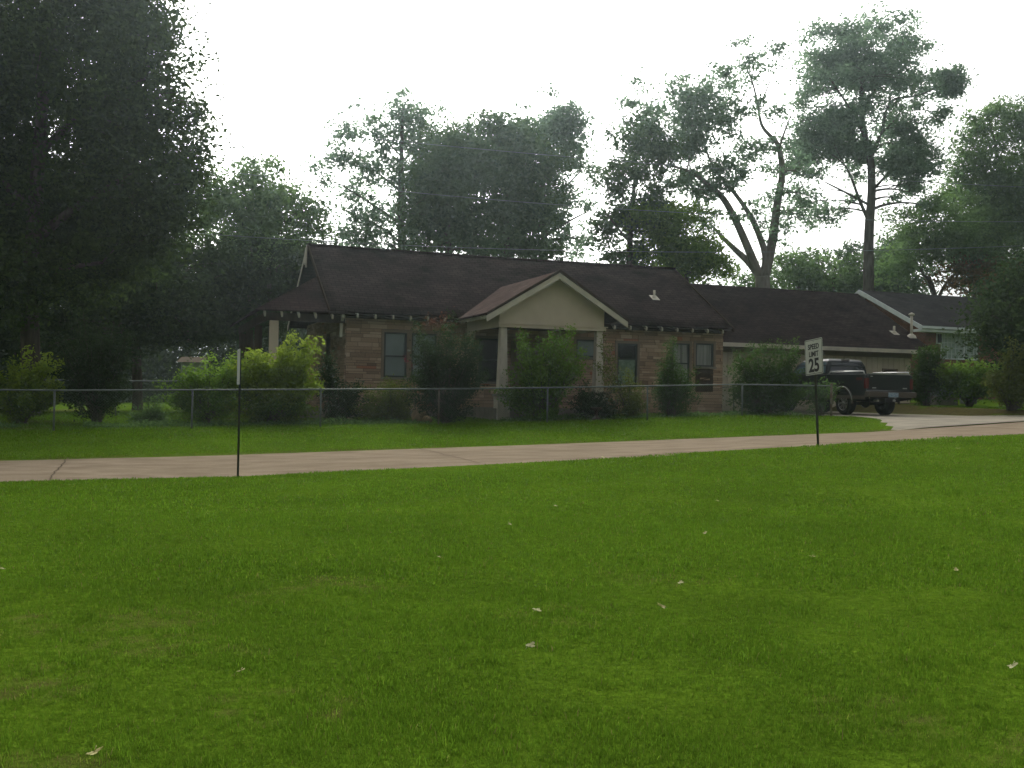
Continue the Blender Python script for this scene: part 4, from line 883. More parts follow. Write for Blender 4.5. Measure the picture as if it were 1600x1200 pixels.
tree('broadleaf_tree', 'dark low-branched tree behind the side porch of the stone house', 50, [(425, 610, .2), (425, 500, .17), (420, 430, .1)], [], [(430, 420, 70, 50, 1.1), (360, 430, 60, 55, 1.2), (400, 485, 60, 45, 1.1), (480, 420, 45, 40), (330, 490, 60, 50, 1.2), (300, 420, 55, 50)], .2, 2.0, 'dark', 23)
tree('broadleaf_tree', 'dark dense tree between the huge left tree trunk and the pale shed', 48, [(215, 620, .22), (212, 500, .2), (220, 420, .12)], [(lambda: [(212, 520, .1), (170, 470, .07), (140, 430, .05)])()], [(210, 420, 85, 60, 1.2), (140, 450, 75, 60, 1.2), (250, 480, 75, 60, 1.1), (180, 520, 80, 50, 1.0), (110, 510, 60, 55, 1.), (290, 525, 40, 28, .7)], .2, 2.0, 'dark', 24)
tree('broadleaf_tree', 'dark tree at the far left edge behind the shrubs', 46, [(-20, 620, .22), (-20, 500, .2), (-15, 420, .12)], [], [(-30, 430, 90, 70, 1.2), (30, 500, 80, 60, 1.), (-60, 520, 90, 60, 1.), (70, 560, 60, 45, .8)], .2, 2.0, 'dark', 25)
tree('sweetgum_tree', 'tall airy tree with a straight dark trunk, leftmost above the stone house roof', 60, [(632, 560, .26), (630, 440, .24), (627, 360, .21), (627, 280, .16), (628, 210, .1), (630, 165, .05)],
     [[(627, 350, .09), (575, 315, .06), (535, 290, .035)], [(627, 380, .08), (590, 352, .05), (540, 330, .03)], [(627, 300, .08), (590, 270, .05), (545, 235, .03)], [(628, 270, .07), (660, 240, .05), (685, 215, .03)], [(627, 245, .06), (600, 215, .04), (575, 190, .025)]],
     [(628, 172, 32, 22, .65), (600, 192, 38, 24, .7), (665, 195, 30, 26, .65), (560, 215, 36, 24, .65), (612, 232, 40, 26, .75), (660, 240, 32, 26, .75), (535, 258, 38, 22, .65), (590, 268, 36, 22, .75), (510, 285, 22, 14, .5), (545, 300, 34, 16, .65), (655, 290, 30, 30, .8), (600, 312, 32, 20, .7), (535, 328, 34, 18, .6), (585, 350, 36, 20, .7), (545, 365, 40, 18, .8), (650, 345, 30, 28, .8), (610, 382, 40, 14, .8)], .22, 1.6, 'gum', 26, spread=.45, grow=1.4, holes=.42)
tree('broadleaf_tree', 'dense rounded tree second from the left above the stone house roof', 57, [(700, 560, .22), (702, 440, .2), (700, 350, .15), (702, 270, .08)], [], [(702, 240, 48, 40, 1.1), (690, 290, 55, 45, 1.2), (726, 236, 34, 26), (735, 300, 55, 50, 1.2), (680, 345, 50, 35, 1.), (725, 360, 55, 30, 1.), (690, 385, 40, 16, .8), (660, 390, 36, 18, .8), (740, 392, 36, 18, .8)], .22, 2.6, 'deep', 27, holes=.40)
tree('broadleaf_tree', 'broad dense tree at the middle of the skyline directly above the porch gable', 60, [(795, 560, .26), (796, 440, .24), (790, 350, .18), (792, 260, .1)], [[(796, 400, .1), (830, 370, .06), (850, 340, .04)]], [(770, 203, 36, 24, .9), (805, 218, 32, 24, 1.), (780, 250, 60, 45, 1.2), (830, 260, 48, 45, 1.1), (775, 320, 55, 45, 1.2), (830, 330, 48, 40, 1.1), (790, 368, 65, 24, .8), (745, 380, 30, 16, .6), (790, 395, 60, 16, .8), (840, 392, 40, 16, .8)], .22, 2.6, 'deep', 28, holes=.40)
tree('sweetgum_tree', 'tall tree with a domed top rising right of the middle of the skyline', 64, [(850, 560, .26), (850, 440, .24), (850, 360, .2), (848, 270, .16), (852, 200, .08)], [[(850, 320, .1), (885, 290, .06), (910, 265, .035)], [(850, 370, .1), (890, 345, .06), (920, 330, .03)]],
     [(858, 166, 36, 22, 1.), (868, 185, 40, 24, 1.), (890, 190, 32, 24, .9), (825, 198, 32, 26, .9), (860, 215, 45, 28, 1.), (908, 225, 24, 26, .85), (885, 255, 34, 24, .75), (918, 270, 20, 28, .7), (850, 265, 36, 28), (900, 300, 26, 22, .7), (860, 315, 36, 26), (918, 322, 16, 20, .6), (880, 350, 36, 22, .9), (905, 375, 34, 16, .8), (850, 380, 40, 16, .8), (900, 398, 40, 18, .8)], .23, 1.8, 'gum', 29, spread=.45, grow=1.15, holes=.46)
tree('broadleaf_tree', 'dark tree left of the forked pale-barked tree', 58, [(985, 560, .22), (984, 440, .2), (985, 360, .15), (992, 280, .09)], [[(985, 380, .08), (960, 350, .05), (945, 330, .03)]],
     [(1000, 215, 42, 30, 1.), (972, 248, 36, 28, .9), (1030, 238, 32, 30), (1000, 270, 45, 32, 1.1), (958, 295, 26, 24, .8), (1015, 310, 36, 30, 1.), (968, 330, 34, 26, 1.), (950, 365, 24, 22, .8), (985, 375, 32, 22, .8), (1005, 345, 36, 26, .9), (960, 395, 34, 20, .8), (1000, 400, 40, 20, .8)], .22, 1.9, 'deep', 30, spread=.42)
tree('broadleaf_tree', 'small bright green tree rising above the right end of the main roof', 58, [(1075, 560, .14), (1074, 450, .12), (1068, 390, .08)], [[(1074, 430, .06), (1100, 400, .04), (1115, 380, .03)]], [(1040, 345, 42, 28, 1.), (1020, 375, 38, 28), (1065, 380, 42, 30, 1.1), (1105, 390, 28, 24, .7), (1085, 420, 45, 22, .8), (1120, 420, 24, 20, .8), (1010, 350, 34, 28, 1.), (1050, 410, 50, 24, 1.), (1060, 355, 50, 30, 1.)], .19, 2.2, 'bright', 31, spread=.4, grow=1.2, holes=.36)
tree('forked_tree', 'pale-barked tree forking low into three long leaning limbs right of the main roof', 60, [(1196, 590, .46), (1194, 500, .44), (1192, 450, .42), (1191, 432, .40)],
     [[(1189, 436, .25), (1172, 412, .22), (1155, 396, .18), (1130, 372, .12), (1112, 352, .06)],
      [(1189, 436, .27), (1170, 390, .24), (1150, 345, .21), (1130, 310, .18), (1108, 290, .15), (1085, 272, .11), (1060, 262, .08), (1030, 256, .04)],
      [(1190, 438, .24), (1196, 400, .2), (1180, 352, .17), (1160, 318, .13), (1138, 290, .1), (1115, 262, .07), (1100, 225, .04)],
      [(1194, 434, .3), (1206, 380, .27), (1214, 320, .23), (1222, 270, .19), (1216, 228, .14), (1203, 212, .11), (1190, 195, .09), (1184, 165, .07), (1176, 130, .05), (1160, 90, .03)],
      [(1184, 168, .06), (1196, 145, .04), (1206, 118, .025)], [(1217, 232, .08), (1228, 200, .05), (1236, 180, .03)]],
     [(1075, 150, 42, 26, .7), (1110, 130, 36, 22, .6), (1040, 175, 36, 26, .8), (1012, 200, 30, 24, .8), (1080, 195, 44, 28, .9), (1130, 175, 28, 24, .7), (1055, 232, 42, 26, .9), (1105, 235, 36, 24, .8), (1145, 160, 22, 18, .5), (990, 130, 22, 16, .35), (985, 165, 16, 12, .35), (1150, 65, 22, 12, .3), (1190, 100, 26, 16, .4), (1215, 75, 14, 12, .35), (1190, 170, 26, 14, .45), (1165, 225, 20, 14, .4), (1130, 258, 26, 18, .6), (1215, 172, 24, 18, .5), (1200, 225, 16, 12, .4), (1210, 300, 26, 16, .5), (1245, 300, 30, 28, .7), (1235, 335, 34, 22, .6), (1215, 365, 18, 22, .5), (1060, 272, 40, 20, .8), (1060, 190, 70, 50, .7), (1110, 190, 50, 60, .6), (1120, 250, 50, 40, .7), (1150, 290, 30, 26, .6), (1175, 240, 30, 30, .4), (1160, 110, 40, 24, .35), (1020, 230, 40, 40, .7), (1230, 270, 30, 40, .6), (1180, 345, 26, 20, .45), (1150, 340, 20, 16, .4), (1108, 345, 26, 20, .8), (1080, 250, 40, 30, .8), (1100, 300, 30, 20, .7), (1130, 225, 34, 30, .7), (1205, 265, 30, 30, .6), (1250, 270, 30, 30, .7)],
     .22, 1.6, 'gum', 32, M_barkp, spread=.42, grow=1.2, holes=.5)
tree('pecan_tree', 'tallest tree on the right, straight trunk and billowing open crown', 70, [(1358, 600, .38), (1358, 500, .36), (1357, 430, .35), (1358, 360, .31), (1362, 300, .27), (1360, 250, .24), (1350, 205, .19), (1345, 160, .14), (1352, 100, .1), (1365, 50, .05)],
     [[(1357, 345, .13), (1342, 310, .1), (1328, 272, .07), (1318, 255, .04)], [(1359, 250, .15), (1378, 205, .13), (1384, 175, .1), (1398, 155, .09), (1430, 150, .06), (1470, 135, .035)], [(1376, 210, .08), (1395, 190, .06), (1410, 170, .03)], [(1350, 210, .12), (1325, 165, .08), (1295, 120, .05)], [(1360, 300, .12), (1375, 285, .09), (1392, 265, .05)], [(1348, 170, .1), (1385, 110, .07), (1410, 70, .04)], [(1358, 320, .1), (1320, 300, .07), (1290, 285, .04)]],
     [(1385, 38, 46, 24, .7), (1340, 55, 34, 28, .7), (1415, 60, 34, 30, .75), (1372, 85, 48, 28, .8), (1280, 55, 26, 26, .6), (1276, 95, 30, 28, .75), (1315, 100, 34, 26, .8), (1340, 130, 40, 26, .8), (1260, 140, 24, 20, .8), (1390, 125, 34, 24, .7), (1430, 110, 22, 20, .6), (1448, 72, 22, 14, .5), (1478, 128, 30, 18, .9), (1462, 150, 26, 16, .8), (1470, 178, 16, 14, .7), (1285, 150, 40, 28, .95), (1250, 190, 30, 28, .8), (1300, 190, 46, 28, 1.), (1262, 230, 32, 26, .9), (1310, 235, 44, 26, .95), (1345, 180, 26, 24, .7), (1280, 268, 38, 22, .95), (1318, 270, 24, 14, .7), (1345, 235, 22, 18, .6), (1425, 205, 24, 16, .7), (1398, 225, 22, 18, .5), (1428, 235, 24, 22, .7), (1420, 265, 24, 22, .7), (1395, 258, 20, 18, .7), (1335, 310, 22, 14, .4), (1430, 295, 14, 16, .6), (1240, 262, 20, 16, .7), (1320, 70, 60, 40, .5), (1360, 120, 90, 60, .45), (1290, 210, 70, 60, .6), (1410, 190, 60, 44, .6), (1415, 262, 46, 44, .8), (1255, 250, 34, 40, .8), (1230, 215, 24, 30, .6), (1440, 320, 26, 20, .6), (1275, 335, 34, 20, .6), (1400, 310, 30, 20, .5), (1488, 128, 30, 20, 1.4), (1462, 152, 28, 18, 1.2), (1300, 130, 45, 45, .7), (1420, 300, 30, 22, .6), (1310, 320, 24, 14, .5), (1270, 300, 34, 20, .8), (1420, 250, 36, 34, .9), (1400, 100, 50, 40, .7), (1300, 170, 50, 40, .8), (1250, 320, 24, 18, .7), (1330, 250, 40, 36, .8)],
     .23, 1.9, 'gum', 33, spread=.45, grow=1.15, holes=.465)
tree('broadleaf_tree', 'large green tree at the right edge of the photo, behind the brick house', 74, [(1560, 600, .3), (1562, 500, .28), (1558, 380, .2), (1560, 280, .1)], [[(1560, 420, .12), (1510, 350, .08), (1475, 320, .05)], [(1560, 360, .12), (1600, 270, .07), (1640, 220, .04)]],
     [(1545, 185, 38, 24, .8), (1592, 180, 32, 26, .8), (1520, 225, 34, 28, .9), (1570, 225, 48, 34, 1.), (1510, 268, 30, 28, .9), (1560, 285, 56, 42, 1.2), (1620, 230, 50, 50), (1500, 310, 36, 26, 1.), (1600, 330, 70, 60, 1.3), (1530, 345, 60, 42, 1.2), (1660, 300, 60, 80)], .23, 2.0, 'mid', 34)
tree('broadleaf_tree', 'spreading dark green tree right of the tallest tree, branches showing beneath', 71, [(1478, 560, .22), (1462, 470, .19), (1450, 430, .14)], [[(1462, 470, .12), (1450, 440, .1), (1440, 425, .05)], [(1464, 470, .13), (1480, 440, .1), (1500, 420, .06)]],
     [(1440, 330, 44, 30, 1.), (1490, 340, 48, 32, 1.1), (1415, 362, 36, 26, 1.), (1460, 378, 60, 32, 1.2), (1520, 385, 55, 36, 1.2), (1420, 400, 40, 22, 1.), (1400, 425, 34, 18, .9), (1560, 400, 60, 50, 1.3), (1600, 430, 60, 50, 1.3)], .22, 2.0, 'mid', 35)
tree('broadleaf_tree', 'small tree with rusty tinted leaves leaning over the grey roof of the brick house', 69, [(1540, 600, .14), (1535, 520, .12), (1520, 455, .08)], [[(1520, 460, .06), (1480, 440, .04), (1450, 445, .02)]], [(1495, 432, 44, 20, .7), (1470, 448, 34, 12, .45), (1540, 450, 50, 30, 1.), (1530, 415, 40, 22, .7), (1585, 440, 40, 40, 1.)], .2, 1.7, 'rust', 36, spread=.4)
tree('broadleaf_tree', 'dark bushy tree standing in front of the brick house at the right edge', 40, [(1590, 640, .14), (1588, 560, .12), (1580, 500, .08)], [], [(1570, 470, 42, 36, 1.1), (1610, 450, 50, 50, 1.2), (1562, 515, 36, 34, 1.1), (1600, 530, 50, 45, 1.2), (1640, 500, 50, 70, 1.2), (1545, 495, 20, 22, .8)], .16, 2.1, 'dark', 37)
for k, (cx_, top_, tone_, lab) in enumerate([(1185, 425, 'mid', 'low hazy tree directly behind the fork of the pale-barked tree'), (1245, 385, 'mid', 'low hazy tree right of the forked pale-barked tree'), (1300, 392, 'mid', 'low hazy tree between the forked tree and the tallest tree'), (1352, 385, 'deep', 'low hazy tree behind the trunk of the tallest tree'), (1400, 372, 'deep', 'low hazy tree just right of the tallest trunk')]):
    tree('broadleaf_tree', lab, 74 + 2 * k, [(cx_, 600, .2), (cx_, 500, .18), (cx_ + 3, top_ + 40, .1)], [], [(cx_, top_ + 20, 36, 22, 1.), (cx_ - 25, top_ + 42, 34, 24, 1.1), (cx_ + 25, top_ + 45, 36, 26, 1.1), (cx_, top_ + 75, 50, 30, 1.1)], .26, 1.8, tone_, 40 + k)

def added_shade_tree(label, x, y, blobs, seed, h):  # invented trees out of view, placed to darken the near lawn
    R = np.random.RandomState(seed); z = float(GXY(x, y)); r = root('added_shade_tree', (x, y, z), label, 'tree'); tb_ = MB(); tb_.tube([(x, y, z - .1), (x + .1, y, z + h * .4), (x, y + .2, z + h * .8)], [.4, .3, .15], 12); C, T = [], []
    for (bx, by, bz, r1, r2) in blobs:
        cen = np.array([bx, by, bz], float); p, t, _ = blob_pts(R, cen, np.array([r1, r1, r2]), int(26 * r1 * r2), 30, .6, .4); C.append(p); T.append(t); tb_.tube(curve((x, y, z + h * .45), cen, (0, 0, .2)), np.linspace(.14, .04, 7), 6, False)
    tb_.build('trunk', M_bark, r); C = np.concatenate(C); V, F, t4 = leaves(C, .3, R, np.concatenate(T)); nmesh('crown', V, F, M_lf['oak'], r, tone=t4)
added_shade_tree('added shade tree left of the camera, outside the picture, its crown put there to shade the left lawn', -11.5, 5.5, [(-10, 4, 8.5, 3.6, 2.2), (-6.5, 2, 10, 3.4, 2.2), (-9, 0, 11, 4, 2.5), (-13, 5, 10, 4, 3), (-5.0, -2, 9, 3.5, 2), (-6, 6, 9.5, 3.2, 1.8), (-10, 8, 11, 3.2, 2)], 71, 9)
added_shade_tree('added shade tree just behind the camera, outside the picture, its crown put there to shade the nearest grass', 1.5, -5.5, [(0, -3.5, 9.5, 4, 2.2), (4, -2.5, 10, 3.6, 2.2), (-3.5, -1.5, 10.5, 3.4, 2), (1, -.5, 11.5, 3.6, 2), (7, -4, 9, 3.5, 2.4), (-2, 3.5, 10.5, 3.4, 1.8), (3, 3, 11.5, 3.4, 1.8)], 72, 9)

# far wood closing the horizon: nobody could count it
def far_wood():
    R = np.random.RandomState(77); C, T = [], []
    for px in np.arange(-900, 2500, 26):
        Y = R.uniform(86, 108); hgt = (7.5 + 3.5 * vnoise(np.array(px), np.array(3), 160)) + (4 if px < 560 else 0) * 1.; base = ground_pt(px, Y)
        for k in range(6):
            cz = base[2] + (hgt * (.15 + .75 * k / 4) if k < 5 else .7); rr = np.array([2.6, 2.2, hgt * .17]) * (1.1 - .08 * (k if k < 5 else 0))
            p, t, _ = blob_pts(R, np.array([base[0] + R.uniform(-1, 1), base[1] + R.uniform(-2, 2), cz]), rr, 34, 20, .7); C.append(p); T.append(t)
    C = np.concatenate(C); T = np.concatenate(T); V, F, t4 = leaves(C, .5, R, T); o = nmesh('far_wood', V, F, M_lf['dark'], None, (0, 95, 0), tone=t4); tag(o, 'dark far wood closing the view behind the houses', 'wood', kind='stuff')
far_wood()

# ------------------------------------------------------------------ shrubs
FS = 'shrubs along the fence'
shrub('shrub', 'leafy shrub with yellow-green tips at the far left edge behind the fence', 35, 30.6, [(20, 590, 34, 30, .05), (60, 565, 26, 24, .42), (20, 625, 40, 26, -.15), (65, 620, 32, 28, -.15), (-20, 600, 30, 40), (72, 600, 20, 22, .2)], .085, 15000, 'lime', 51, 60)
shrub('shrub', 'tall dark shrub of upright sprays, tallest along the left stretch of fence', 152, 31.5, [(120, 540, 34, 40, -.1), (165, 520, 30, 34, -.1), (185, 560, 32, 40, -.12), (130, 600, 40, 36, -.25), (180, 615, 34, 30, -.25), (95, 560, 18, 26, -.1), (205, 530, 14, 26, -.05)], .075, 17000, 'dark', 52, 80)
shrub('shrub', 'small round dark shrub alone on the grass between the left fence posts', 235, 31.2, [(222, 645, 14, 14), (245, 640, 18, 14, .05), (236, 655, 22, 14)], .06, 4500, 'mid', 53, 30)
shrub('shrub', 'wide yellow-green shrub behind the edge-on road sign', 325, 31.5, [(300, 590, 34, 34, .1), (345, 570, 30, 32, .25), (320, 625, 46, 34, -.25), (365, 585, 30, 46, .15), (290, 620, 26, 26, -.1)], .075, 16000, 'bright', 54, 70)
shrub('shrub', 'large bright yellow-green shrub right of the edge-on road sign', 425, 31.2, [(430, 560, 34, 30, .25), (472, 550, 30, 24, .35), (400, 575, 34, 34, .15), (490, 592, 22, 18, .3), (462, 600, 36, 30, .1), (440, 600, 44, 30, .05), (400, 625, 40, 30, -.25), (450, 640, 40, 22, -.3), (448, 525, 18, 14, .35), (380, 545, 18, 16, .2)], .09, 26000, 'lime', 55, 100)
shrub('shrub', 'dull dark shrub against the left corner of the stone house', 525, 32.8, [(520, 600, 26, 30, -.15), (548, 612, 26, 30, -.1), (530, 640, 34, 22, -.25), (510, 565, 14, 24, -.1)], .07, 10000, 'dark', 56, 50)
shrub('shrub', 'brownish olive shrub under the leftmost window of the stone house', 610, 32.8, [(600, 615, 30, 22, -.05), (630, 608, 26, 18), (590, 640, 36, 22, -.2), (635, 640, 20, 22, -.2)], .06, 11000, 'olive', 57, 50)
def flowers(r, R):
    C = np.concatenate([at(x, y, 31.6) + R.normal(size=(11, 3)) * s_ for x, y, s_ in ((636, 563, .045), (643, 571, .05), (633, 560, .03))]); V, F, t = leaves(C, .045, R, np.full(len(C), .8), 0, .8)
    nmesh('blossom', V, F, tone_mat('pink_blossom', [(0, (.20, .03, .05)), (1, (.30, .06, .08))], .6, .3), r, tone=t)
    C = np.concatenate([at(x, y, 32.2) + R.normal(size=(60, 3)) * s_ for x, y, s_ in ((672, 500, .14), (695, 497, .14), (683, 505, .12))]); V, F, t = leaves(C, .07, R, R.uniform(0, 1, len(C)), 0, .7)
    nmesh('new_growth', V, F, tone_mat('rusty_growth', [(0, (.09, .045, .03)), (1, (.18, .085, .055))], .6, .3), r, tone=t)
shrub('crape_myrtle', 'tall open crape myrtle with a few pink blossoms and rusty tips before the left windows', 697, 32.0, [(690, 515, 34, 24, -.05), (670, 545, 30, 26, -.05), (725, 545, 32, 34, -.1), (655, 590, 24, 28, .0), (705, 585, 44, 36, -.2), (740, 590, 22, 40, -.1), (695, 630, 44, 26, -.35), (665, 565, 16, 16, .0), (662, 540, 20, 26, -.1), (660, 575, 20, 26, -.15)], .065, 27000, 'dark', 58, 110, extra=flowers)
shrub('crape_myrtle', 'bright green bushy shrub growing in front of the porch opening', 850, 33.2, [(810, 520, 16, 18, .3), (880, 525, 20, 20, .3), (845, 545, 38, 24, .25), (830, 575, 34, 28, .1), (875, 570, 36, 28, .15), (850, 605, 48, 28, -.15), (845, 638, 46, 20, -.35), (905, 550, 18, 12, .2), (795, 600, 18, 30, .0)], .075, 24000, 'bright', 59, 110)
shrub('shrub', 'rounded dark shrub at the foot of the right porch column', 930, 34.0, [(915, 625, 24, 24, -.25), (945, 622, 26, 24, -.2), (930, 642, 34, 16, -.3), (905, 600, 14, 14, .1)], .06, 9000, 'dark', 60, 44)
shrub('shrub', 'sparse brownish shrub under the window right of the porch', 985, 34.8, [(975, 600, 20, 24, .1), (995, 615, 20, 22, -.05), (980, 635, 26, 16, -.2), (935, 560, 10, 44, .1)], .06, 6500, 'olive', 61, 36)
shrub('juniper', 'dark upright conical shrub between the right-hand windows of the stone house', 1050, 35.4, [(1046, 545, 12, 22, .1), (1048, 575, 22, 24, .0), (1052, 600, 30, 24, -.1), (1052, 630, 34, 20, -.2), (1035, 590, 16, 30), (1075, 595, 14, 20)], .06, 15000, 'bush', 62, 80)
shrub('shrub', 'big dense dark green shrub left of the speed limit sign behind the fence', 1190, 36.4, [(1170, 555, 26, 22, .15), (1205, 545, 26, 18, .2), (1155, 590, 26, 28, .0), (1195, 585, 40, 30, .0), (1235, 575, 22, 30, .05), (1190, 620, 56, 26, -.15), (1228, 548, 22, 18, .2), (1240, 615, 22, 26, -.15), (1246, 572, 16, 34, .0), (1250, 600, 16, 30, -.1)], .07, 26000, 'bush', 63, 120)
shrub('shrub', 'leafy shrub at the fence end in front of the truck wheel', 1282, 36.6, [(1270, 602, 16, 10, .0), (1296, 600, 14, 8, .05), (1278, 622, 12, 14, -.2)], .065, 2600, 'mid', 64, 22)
RG = 'bushes beyond the driveway'
shrub('shrub', 'leafy dark bush just right of the cream garage wall corner', 1448, 44, [(1440, 572, 18, 30, .0), (1437, 550, 12, 14, .1), (1462, 552, 18, 18, .1), (1458, 565, 20, 24, .1), (1450, 600, 28, 22, -.1), (1430, 610, 18, 20, -.1)], .1, 9000, 'bush', 65, 60, RG)
shrub('hedge', 'yellow-green clipped hedge below the window of the brick house', 1515, 43.5, [(1480, 578, 22, 14, .25), (1505, 574, 24, 12, .3), (1535, 574, 24, 14, .25), (1510, 596, 46, 14, -.1), (1555, 590, 22, 20, .0)], .1, 14000, 'bright', 66, 90, RG)
shrub('shrub', 'grey-green arching bush at the right edge beyond the driveway bank', 1580, 38, [(1570, 570, 22, 34, .1), (1600, 575, 26, 40), (1560, 600, 20, 24, .0), (1590, 612, 30, 16, -.1), (1640, 580, 40, 50)], .09, 16000, 'olive', 67, 90, RG)
# plant bed undergrowth along the fence: uncountable low cover
def cover():
    R = np.random.RandomState(91); n = 16000; a = R.uniform(-22, 22, n); c = 30.6 + np.abs(R.normal(0, .9, n)); k = vnoise(a, c, 1.4) > .55; a, c = a[k], c[k]
    z = G(a, c) + R.uniform(0, .22, len(a)) * vnoise(a, c, .7); P = np.outer(a, E1) + np.outer(c, E2); P[:, 2] = z
    V, F, t4 = leaves(P, .09, R, R.uniform(0, .8, len(a)), -.3, .5); o = nmesh('ground_cover', V, F, M_lf['mid'], None, (0, 31, .8), tone=t4); tag(o, 'low weedy ground cover along the planting bed behind the fence', 'ground cover', kind='stuff')
cover()

# ------------------------------------------------------------------ lawn blades
def grass():
    R = np.random.RandomState(8)
    M_g = tone_mat('grass_blades', [(0, (.063, .095, .011)), (.3, (.086, .168, .013)), (.65, (.130, .250, .019)), (.9, (.21, .32, .028)), (1, (.17, .125, .06))], .8, .45, .05)
    Vs, Ts = [], []
    def patch(X, Y, hgt, wid):
        a = X * E1[0] + Y * E1[1]; c = X * E2[0] + Y * E2[1]
        ok = ~(in_road(a, c)) & ~(in_drive(a, c)) & ~((a > 7) & (a < 34) & (c > 36)) & ~((a > drive_r(c)) & (a < drive_r(c) + .95) & (c > 24.5) & (c < 39))
        br = bareness(X, Y); bed = ((c > 30.2) & (c < 36.2)) * .55 * (vnoise(a, c, 1.1) > .5)
        ok &= R.uniform(0, 1, len(X)) > np.maximum(br * .75, bed); X, Y, a, c, br = X[ok], Y[ok], a[ok], c[ok], br[ok]; n = len(X)
        z = G(a, c) + (vnoise(a, c, 2.2) - .5) * .05 - .01
        cl = vnoise(X, Y, .16) * .5 + vnoise(X, Y, .55) * .3 + vnoise(X, Y, 2.4) * .4
        h = hgt * (.45 + .8 * cl) * R.uniform(.5, 1.25, n) * (1 - .5 * br); w_ = wid * R.uniform(.7, 1.3, n)
        th = R.uniform(0, 2 * np.pi, n); le = R.uniform(.1, .95, n) * h; ph = th + R.uniform(-.8, .8, n) + np.pi / 2
        B = np.stack([X, Y, z], 1); s = np.stack([np.cos(th) * w_ / 2, np.sin(th) * w_ / 2, 0 * X], 1)
        mid = B + np.stack([np.cos(ph) * le * .35, np.sin(ph) * le * .35, h * .6], 1); tip = B + np.stack([np.cos(ph) * le, np.sin(ph) * le, h * (1 - .25 * (le / h))], 1)
        Vs.append(np.stack([B - s, B + s, mid + s * .8, tip, mid - s * .8], 1).reshape(-1, 3))
        t = .22 + .30 * cl + .12 * (vnoise(X, Y, 6.) - .4) + .12 * (vnoise(X + 50, Y, 1.1) - .5) + R.normal(0, .13, n) + .25 * br; dead = R.uniform(0, 1, n) < (.035 + .9 * br); t = np.where(dead, R.uniform(.90, 1, n), np.clip(t, .05, .88)); Ts.append(np.repeat(t, 5))
    for (y0, y1, dens, hgt, wid) in ((1.5, 3.3, 3000, .036, .004), (3.3, 5.5, 14000, .036, .0026), (5.5, 8.5, 8000, .037, .0036), (8.5, 13, 2900, .042, .0065), (13, 19, 1300, .042, .010), (19, 26, 700, .045, .014), (26, 33, 500, .05, .018), (33, 42, 200, .06, .026)):
        ex = 4.5 if y0 < 8 else 6.0; hw = .5 * y1 + ex; n = int(dens * (y1 - y0) * 2 * hw); X = R.uniform(-hw, hw, n); Y = R.uniform(y0, y1, n); k = np.abs(X) < .5 * Y + 1.2 + (ex - 1.2) * R.uniform(0, 1, n) ** .7; patch(X[k], Y[k], hgt, wid)
    for (y0, y1, nt_, hgt, wid) in ((3.3, 6, 220, .07, .0032), (6, 10, 260, .065, .0045)):   # coarser tufts standing above the turf
        cy = R.uniform(y0, y1, nt_); cx = R.uniform(-.5, .5, nt_) * (cy + 2.4); k = 45; sp = R.uniform(.03, .12, nt_)[:, None]
        patch((cx[:, None] + R.normal(size=(nt_, k)) * sp).ravel(), (cy[:, None] + R.normal(size=(nt_, k)) * sp).ravel(), hgt, wid)
    V = np.concatenate(Vs); T = np.concatenate(Ts); n = len(V) // 5; V = V.astype(np.float32)
    b5 = np.arange(n, dtype=np.int32)[:, None] * 5; Fq = (b5 + np.array([0, 1, 2, 4])); Ft = (b5 + np.array([4, 2, 3]))
    me = bpy.data.meshes.new('grass'); me.vertices.add(len(V)); me.vertices.foreach_set('co', V.ravel()); li = np.concatenate([Fq.ravel(), Ft.ravel()]).astype(np.int32)
    me.loops.add(len(li)); me.loops.foreach_set('vertex_index', li); me.polygons.add(2 * n)
    me.polygons.foreach_set('loop_start', np.concatenate([np.arange(n) * 4, 4 * n + np.arange(n) * 3]).astype(np.int32)); me.polygons.foreach_set('loop_total', np.concatenate([np.full(n, 4), np.full(n, 3)]).astype(np.int32))
    t = me.attributes.new('tone', 'FLOAT', 'POINT'); t.data.foreach_set('value', T.astype(np.float32)); me.update(calc_edges=True)
    o = link('grass', me, M_g); tag(o, 'short green lawn grass in front of and behind the road', 'grass', kind='stuff'); print('blades', n)
grass()

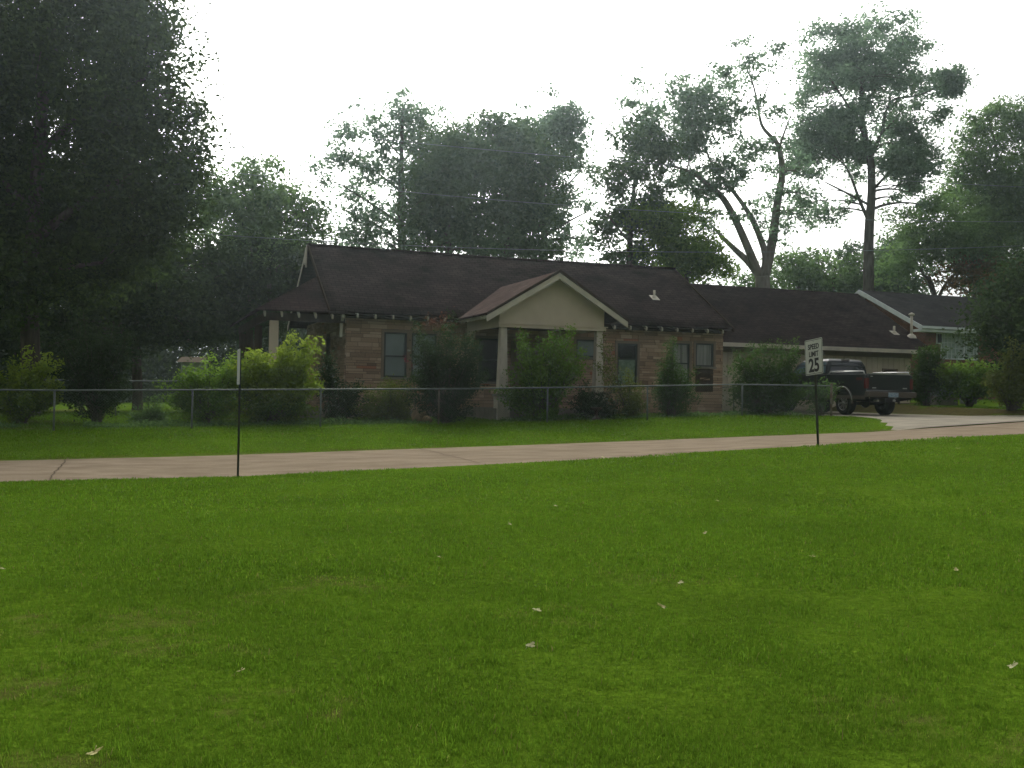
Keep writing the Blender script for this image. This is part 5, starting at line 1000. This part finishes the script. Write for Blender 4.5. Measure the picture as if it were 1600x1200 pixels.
# ------------------------------------------------------------------ fallen leaves on the lawn
M_fl = [mat('dry_pale_leaf', (.46, .46, .27), .8, .3, noise=(30, (.34, .33, .16))), mat('dry_yellow_leaf', (.30, .30, .06), .7, .3, noise=(30, (.20, .16, .04)))]
def fallen(px, py, size, m, label, seed):
    R = np.random.RandomState(seed); d = ray(px, py); Y = 3.; size = size * .52
    while Y < 40 and CZ + d[2] * Y > float(GXY(d[0] * Y, Y)) + .04: Y += .02
    X = d[0] * Y; z = float(GXY(X, Y)) + .04
    P = np.array([d[0] * Y, Y, z]); n = 40; V = []; ang0 = R.uniform(0, 6.28); tilt = np.array([R.uniform(-.4, .4), R.uniform(-.5, .1)])
    def q(r_, t, up=0): x, y = r_ * math.cos(t), r_ * math.sin(t); return P + np.array([x, y, x * tilt[0] - y * tilt[1] + .35 * (x * x + y * y) / size + up + .02])
    for k in range(n):
        t = 2 * math.pi * k / n; lobe = abs(math.cos(1.5 * t)) ** 1.3; r_ = size * .5 * (.42 + .6 * lobe * (.4 + .6 * math.cos(t) ** 2)) * R.uniform(.75, 1.2)
        if abs(t - math.pi) < .0: r_ = 0
        V.append(q(r_, t + ang0))
    b = MB(); c0 = q(0, 0); b.add([c0] + V, [(0, 1 + k, 1 + (k + 1) % n) for k in range(n)]); b.tube([c0, q(size * .5, ang0 + math.pi * .2, .006), q(size * .7, ang0 + math.pi * .22, -.01)], .0018, 5)
    o = b.build('fallen_leaf', M_fl[m], None, P); so = o.modifiers.new('thick', 'SOLIDIFY'); so.thickness = .001; tag(o, label, 'leaf', 'fallen leaves on the lawn')
for i, (px, py, s_, m, lab) in enumerate([
 (840, 958, .14, 0, 'pale curled fallen leaf, nearest the centre of the lawn'), (830, 1014, .13, 0, 'flat pale fallen leaf just below the one at the centre of the lawn'),
 (1064, 914, .12, 0, 'pale upright fallen leaf above and left of a yellow one on the right lawn'), (1035, 952, .13, 1, 'yellowish fallen leaf below and left of a pale upright one'),
 (1121, 785, .15, 0, 'pale fallen leaf in the upper lawn, left of the speed limit sign'), (1269, 873, .15, 1, 'yellow fallen leaf straight below the speed limit sign'),
 (1581, 1047, .12, 0, 'pale fallen leaf at the right edge of the lawn'), (146, 1186, .14, 1, 'yellow-green fallen leaf in the bottom left corner'),
 (797, 822, .12, 0, 'tiny pale fallen leaf in the upper middle of the lawn'), (868, 793, .14, 1, 'tiny yellowish fallen leaf just right of the uppermost middle pale one'),
 (1101, 836, .12, 1, 'small tan fallen leaf below the pale one left of the sign'), (942, 716, .2, 0, 'pale fallen leaf at the near road edge'),
 (1498, 702, .2, 0, 'pale fallen leaf near the road, right of the speed limit sign'), (686, 874, .11, 1, 'small brown-yellow fallen leaf left of the lawn centre'),
 (376, 1054, .11, 1, 'faint yellow-green fallen leaf on the left lawn'), (1494, 894, .12, 1, 'small yellow fallen leaf on the far right lawn'), (4, 893, .13, 0, 'pale fallen leaf at the left edge of the lawn')]):
    fallen(px, py, s_, m, lab, 100 + i)

# ------------------------------------------------------------------ haze
hb = MB(); hb.xbox(-420, 420, -60, 900, -4, 60); hz_o = hb.build('haze', None, None); tag(hz_o, 'thin pale humid haze in the air', 'haze', kind='stuff')
hm = bpy.data.materials.new('haze_air'); hm.use_nodes = True; n = hm.node_tree; n.nodes.remove(n.nodes['Principled BSDF']); pv = n.nodes.new('ShaderNodeVolumePrincipled')
pv.inputs['Color'].default_value = (.80, .97, 1.0, 1); pv.inputs['Density'].default_value = .00048; pv.inputs['Anisotropy'].default_value = .85
n.links.new(pv.outputs[0], n.nodes['Material Output'].inputs['Volume']); hz_o.data.materials.append(hm)
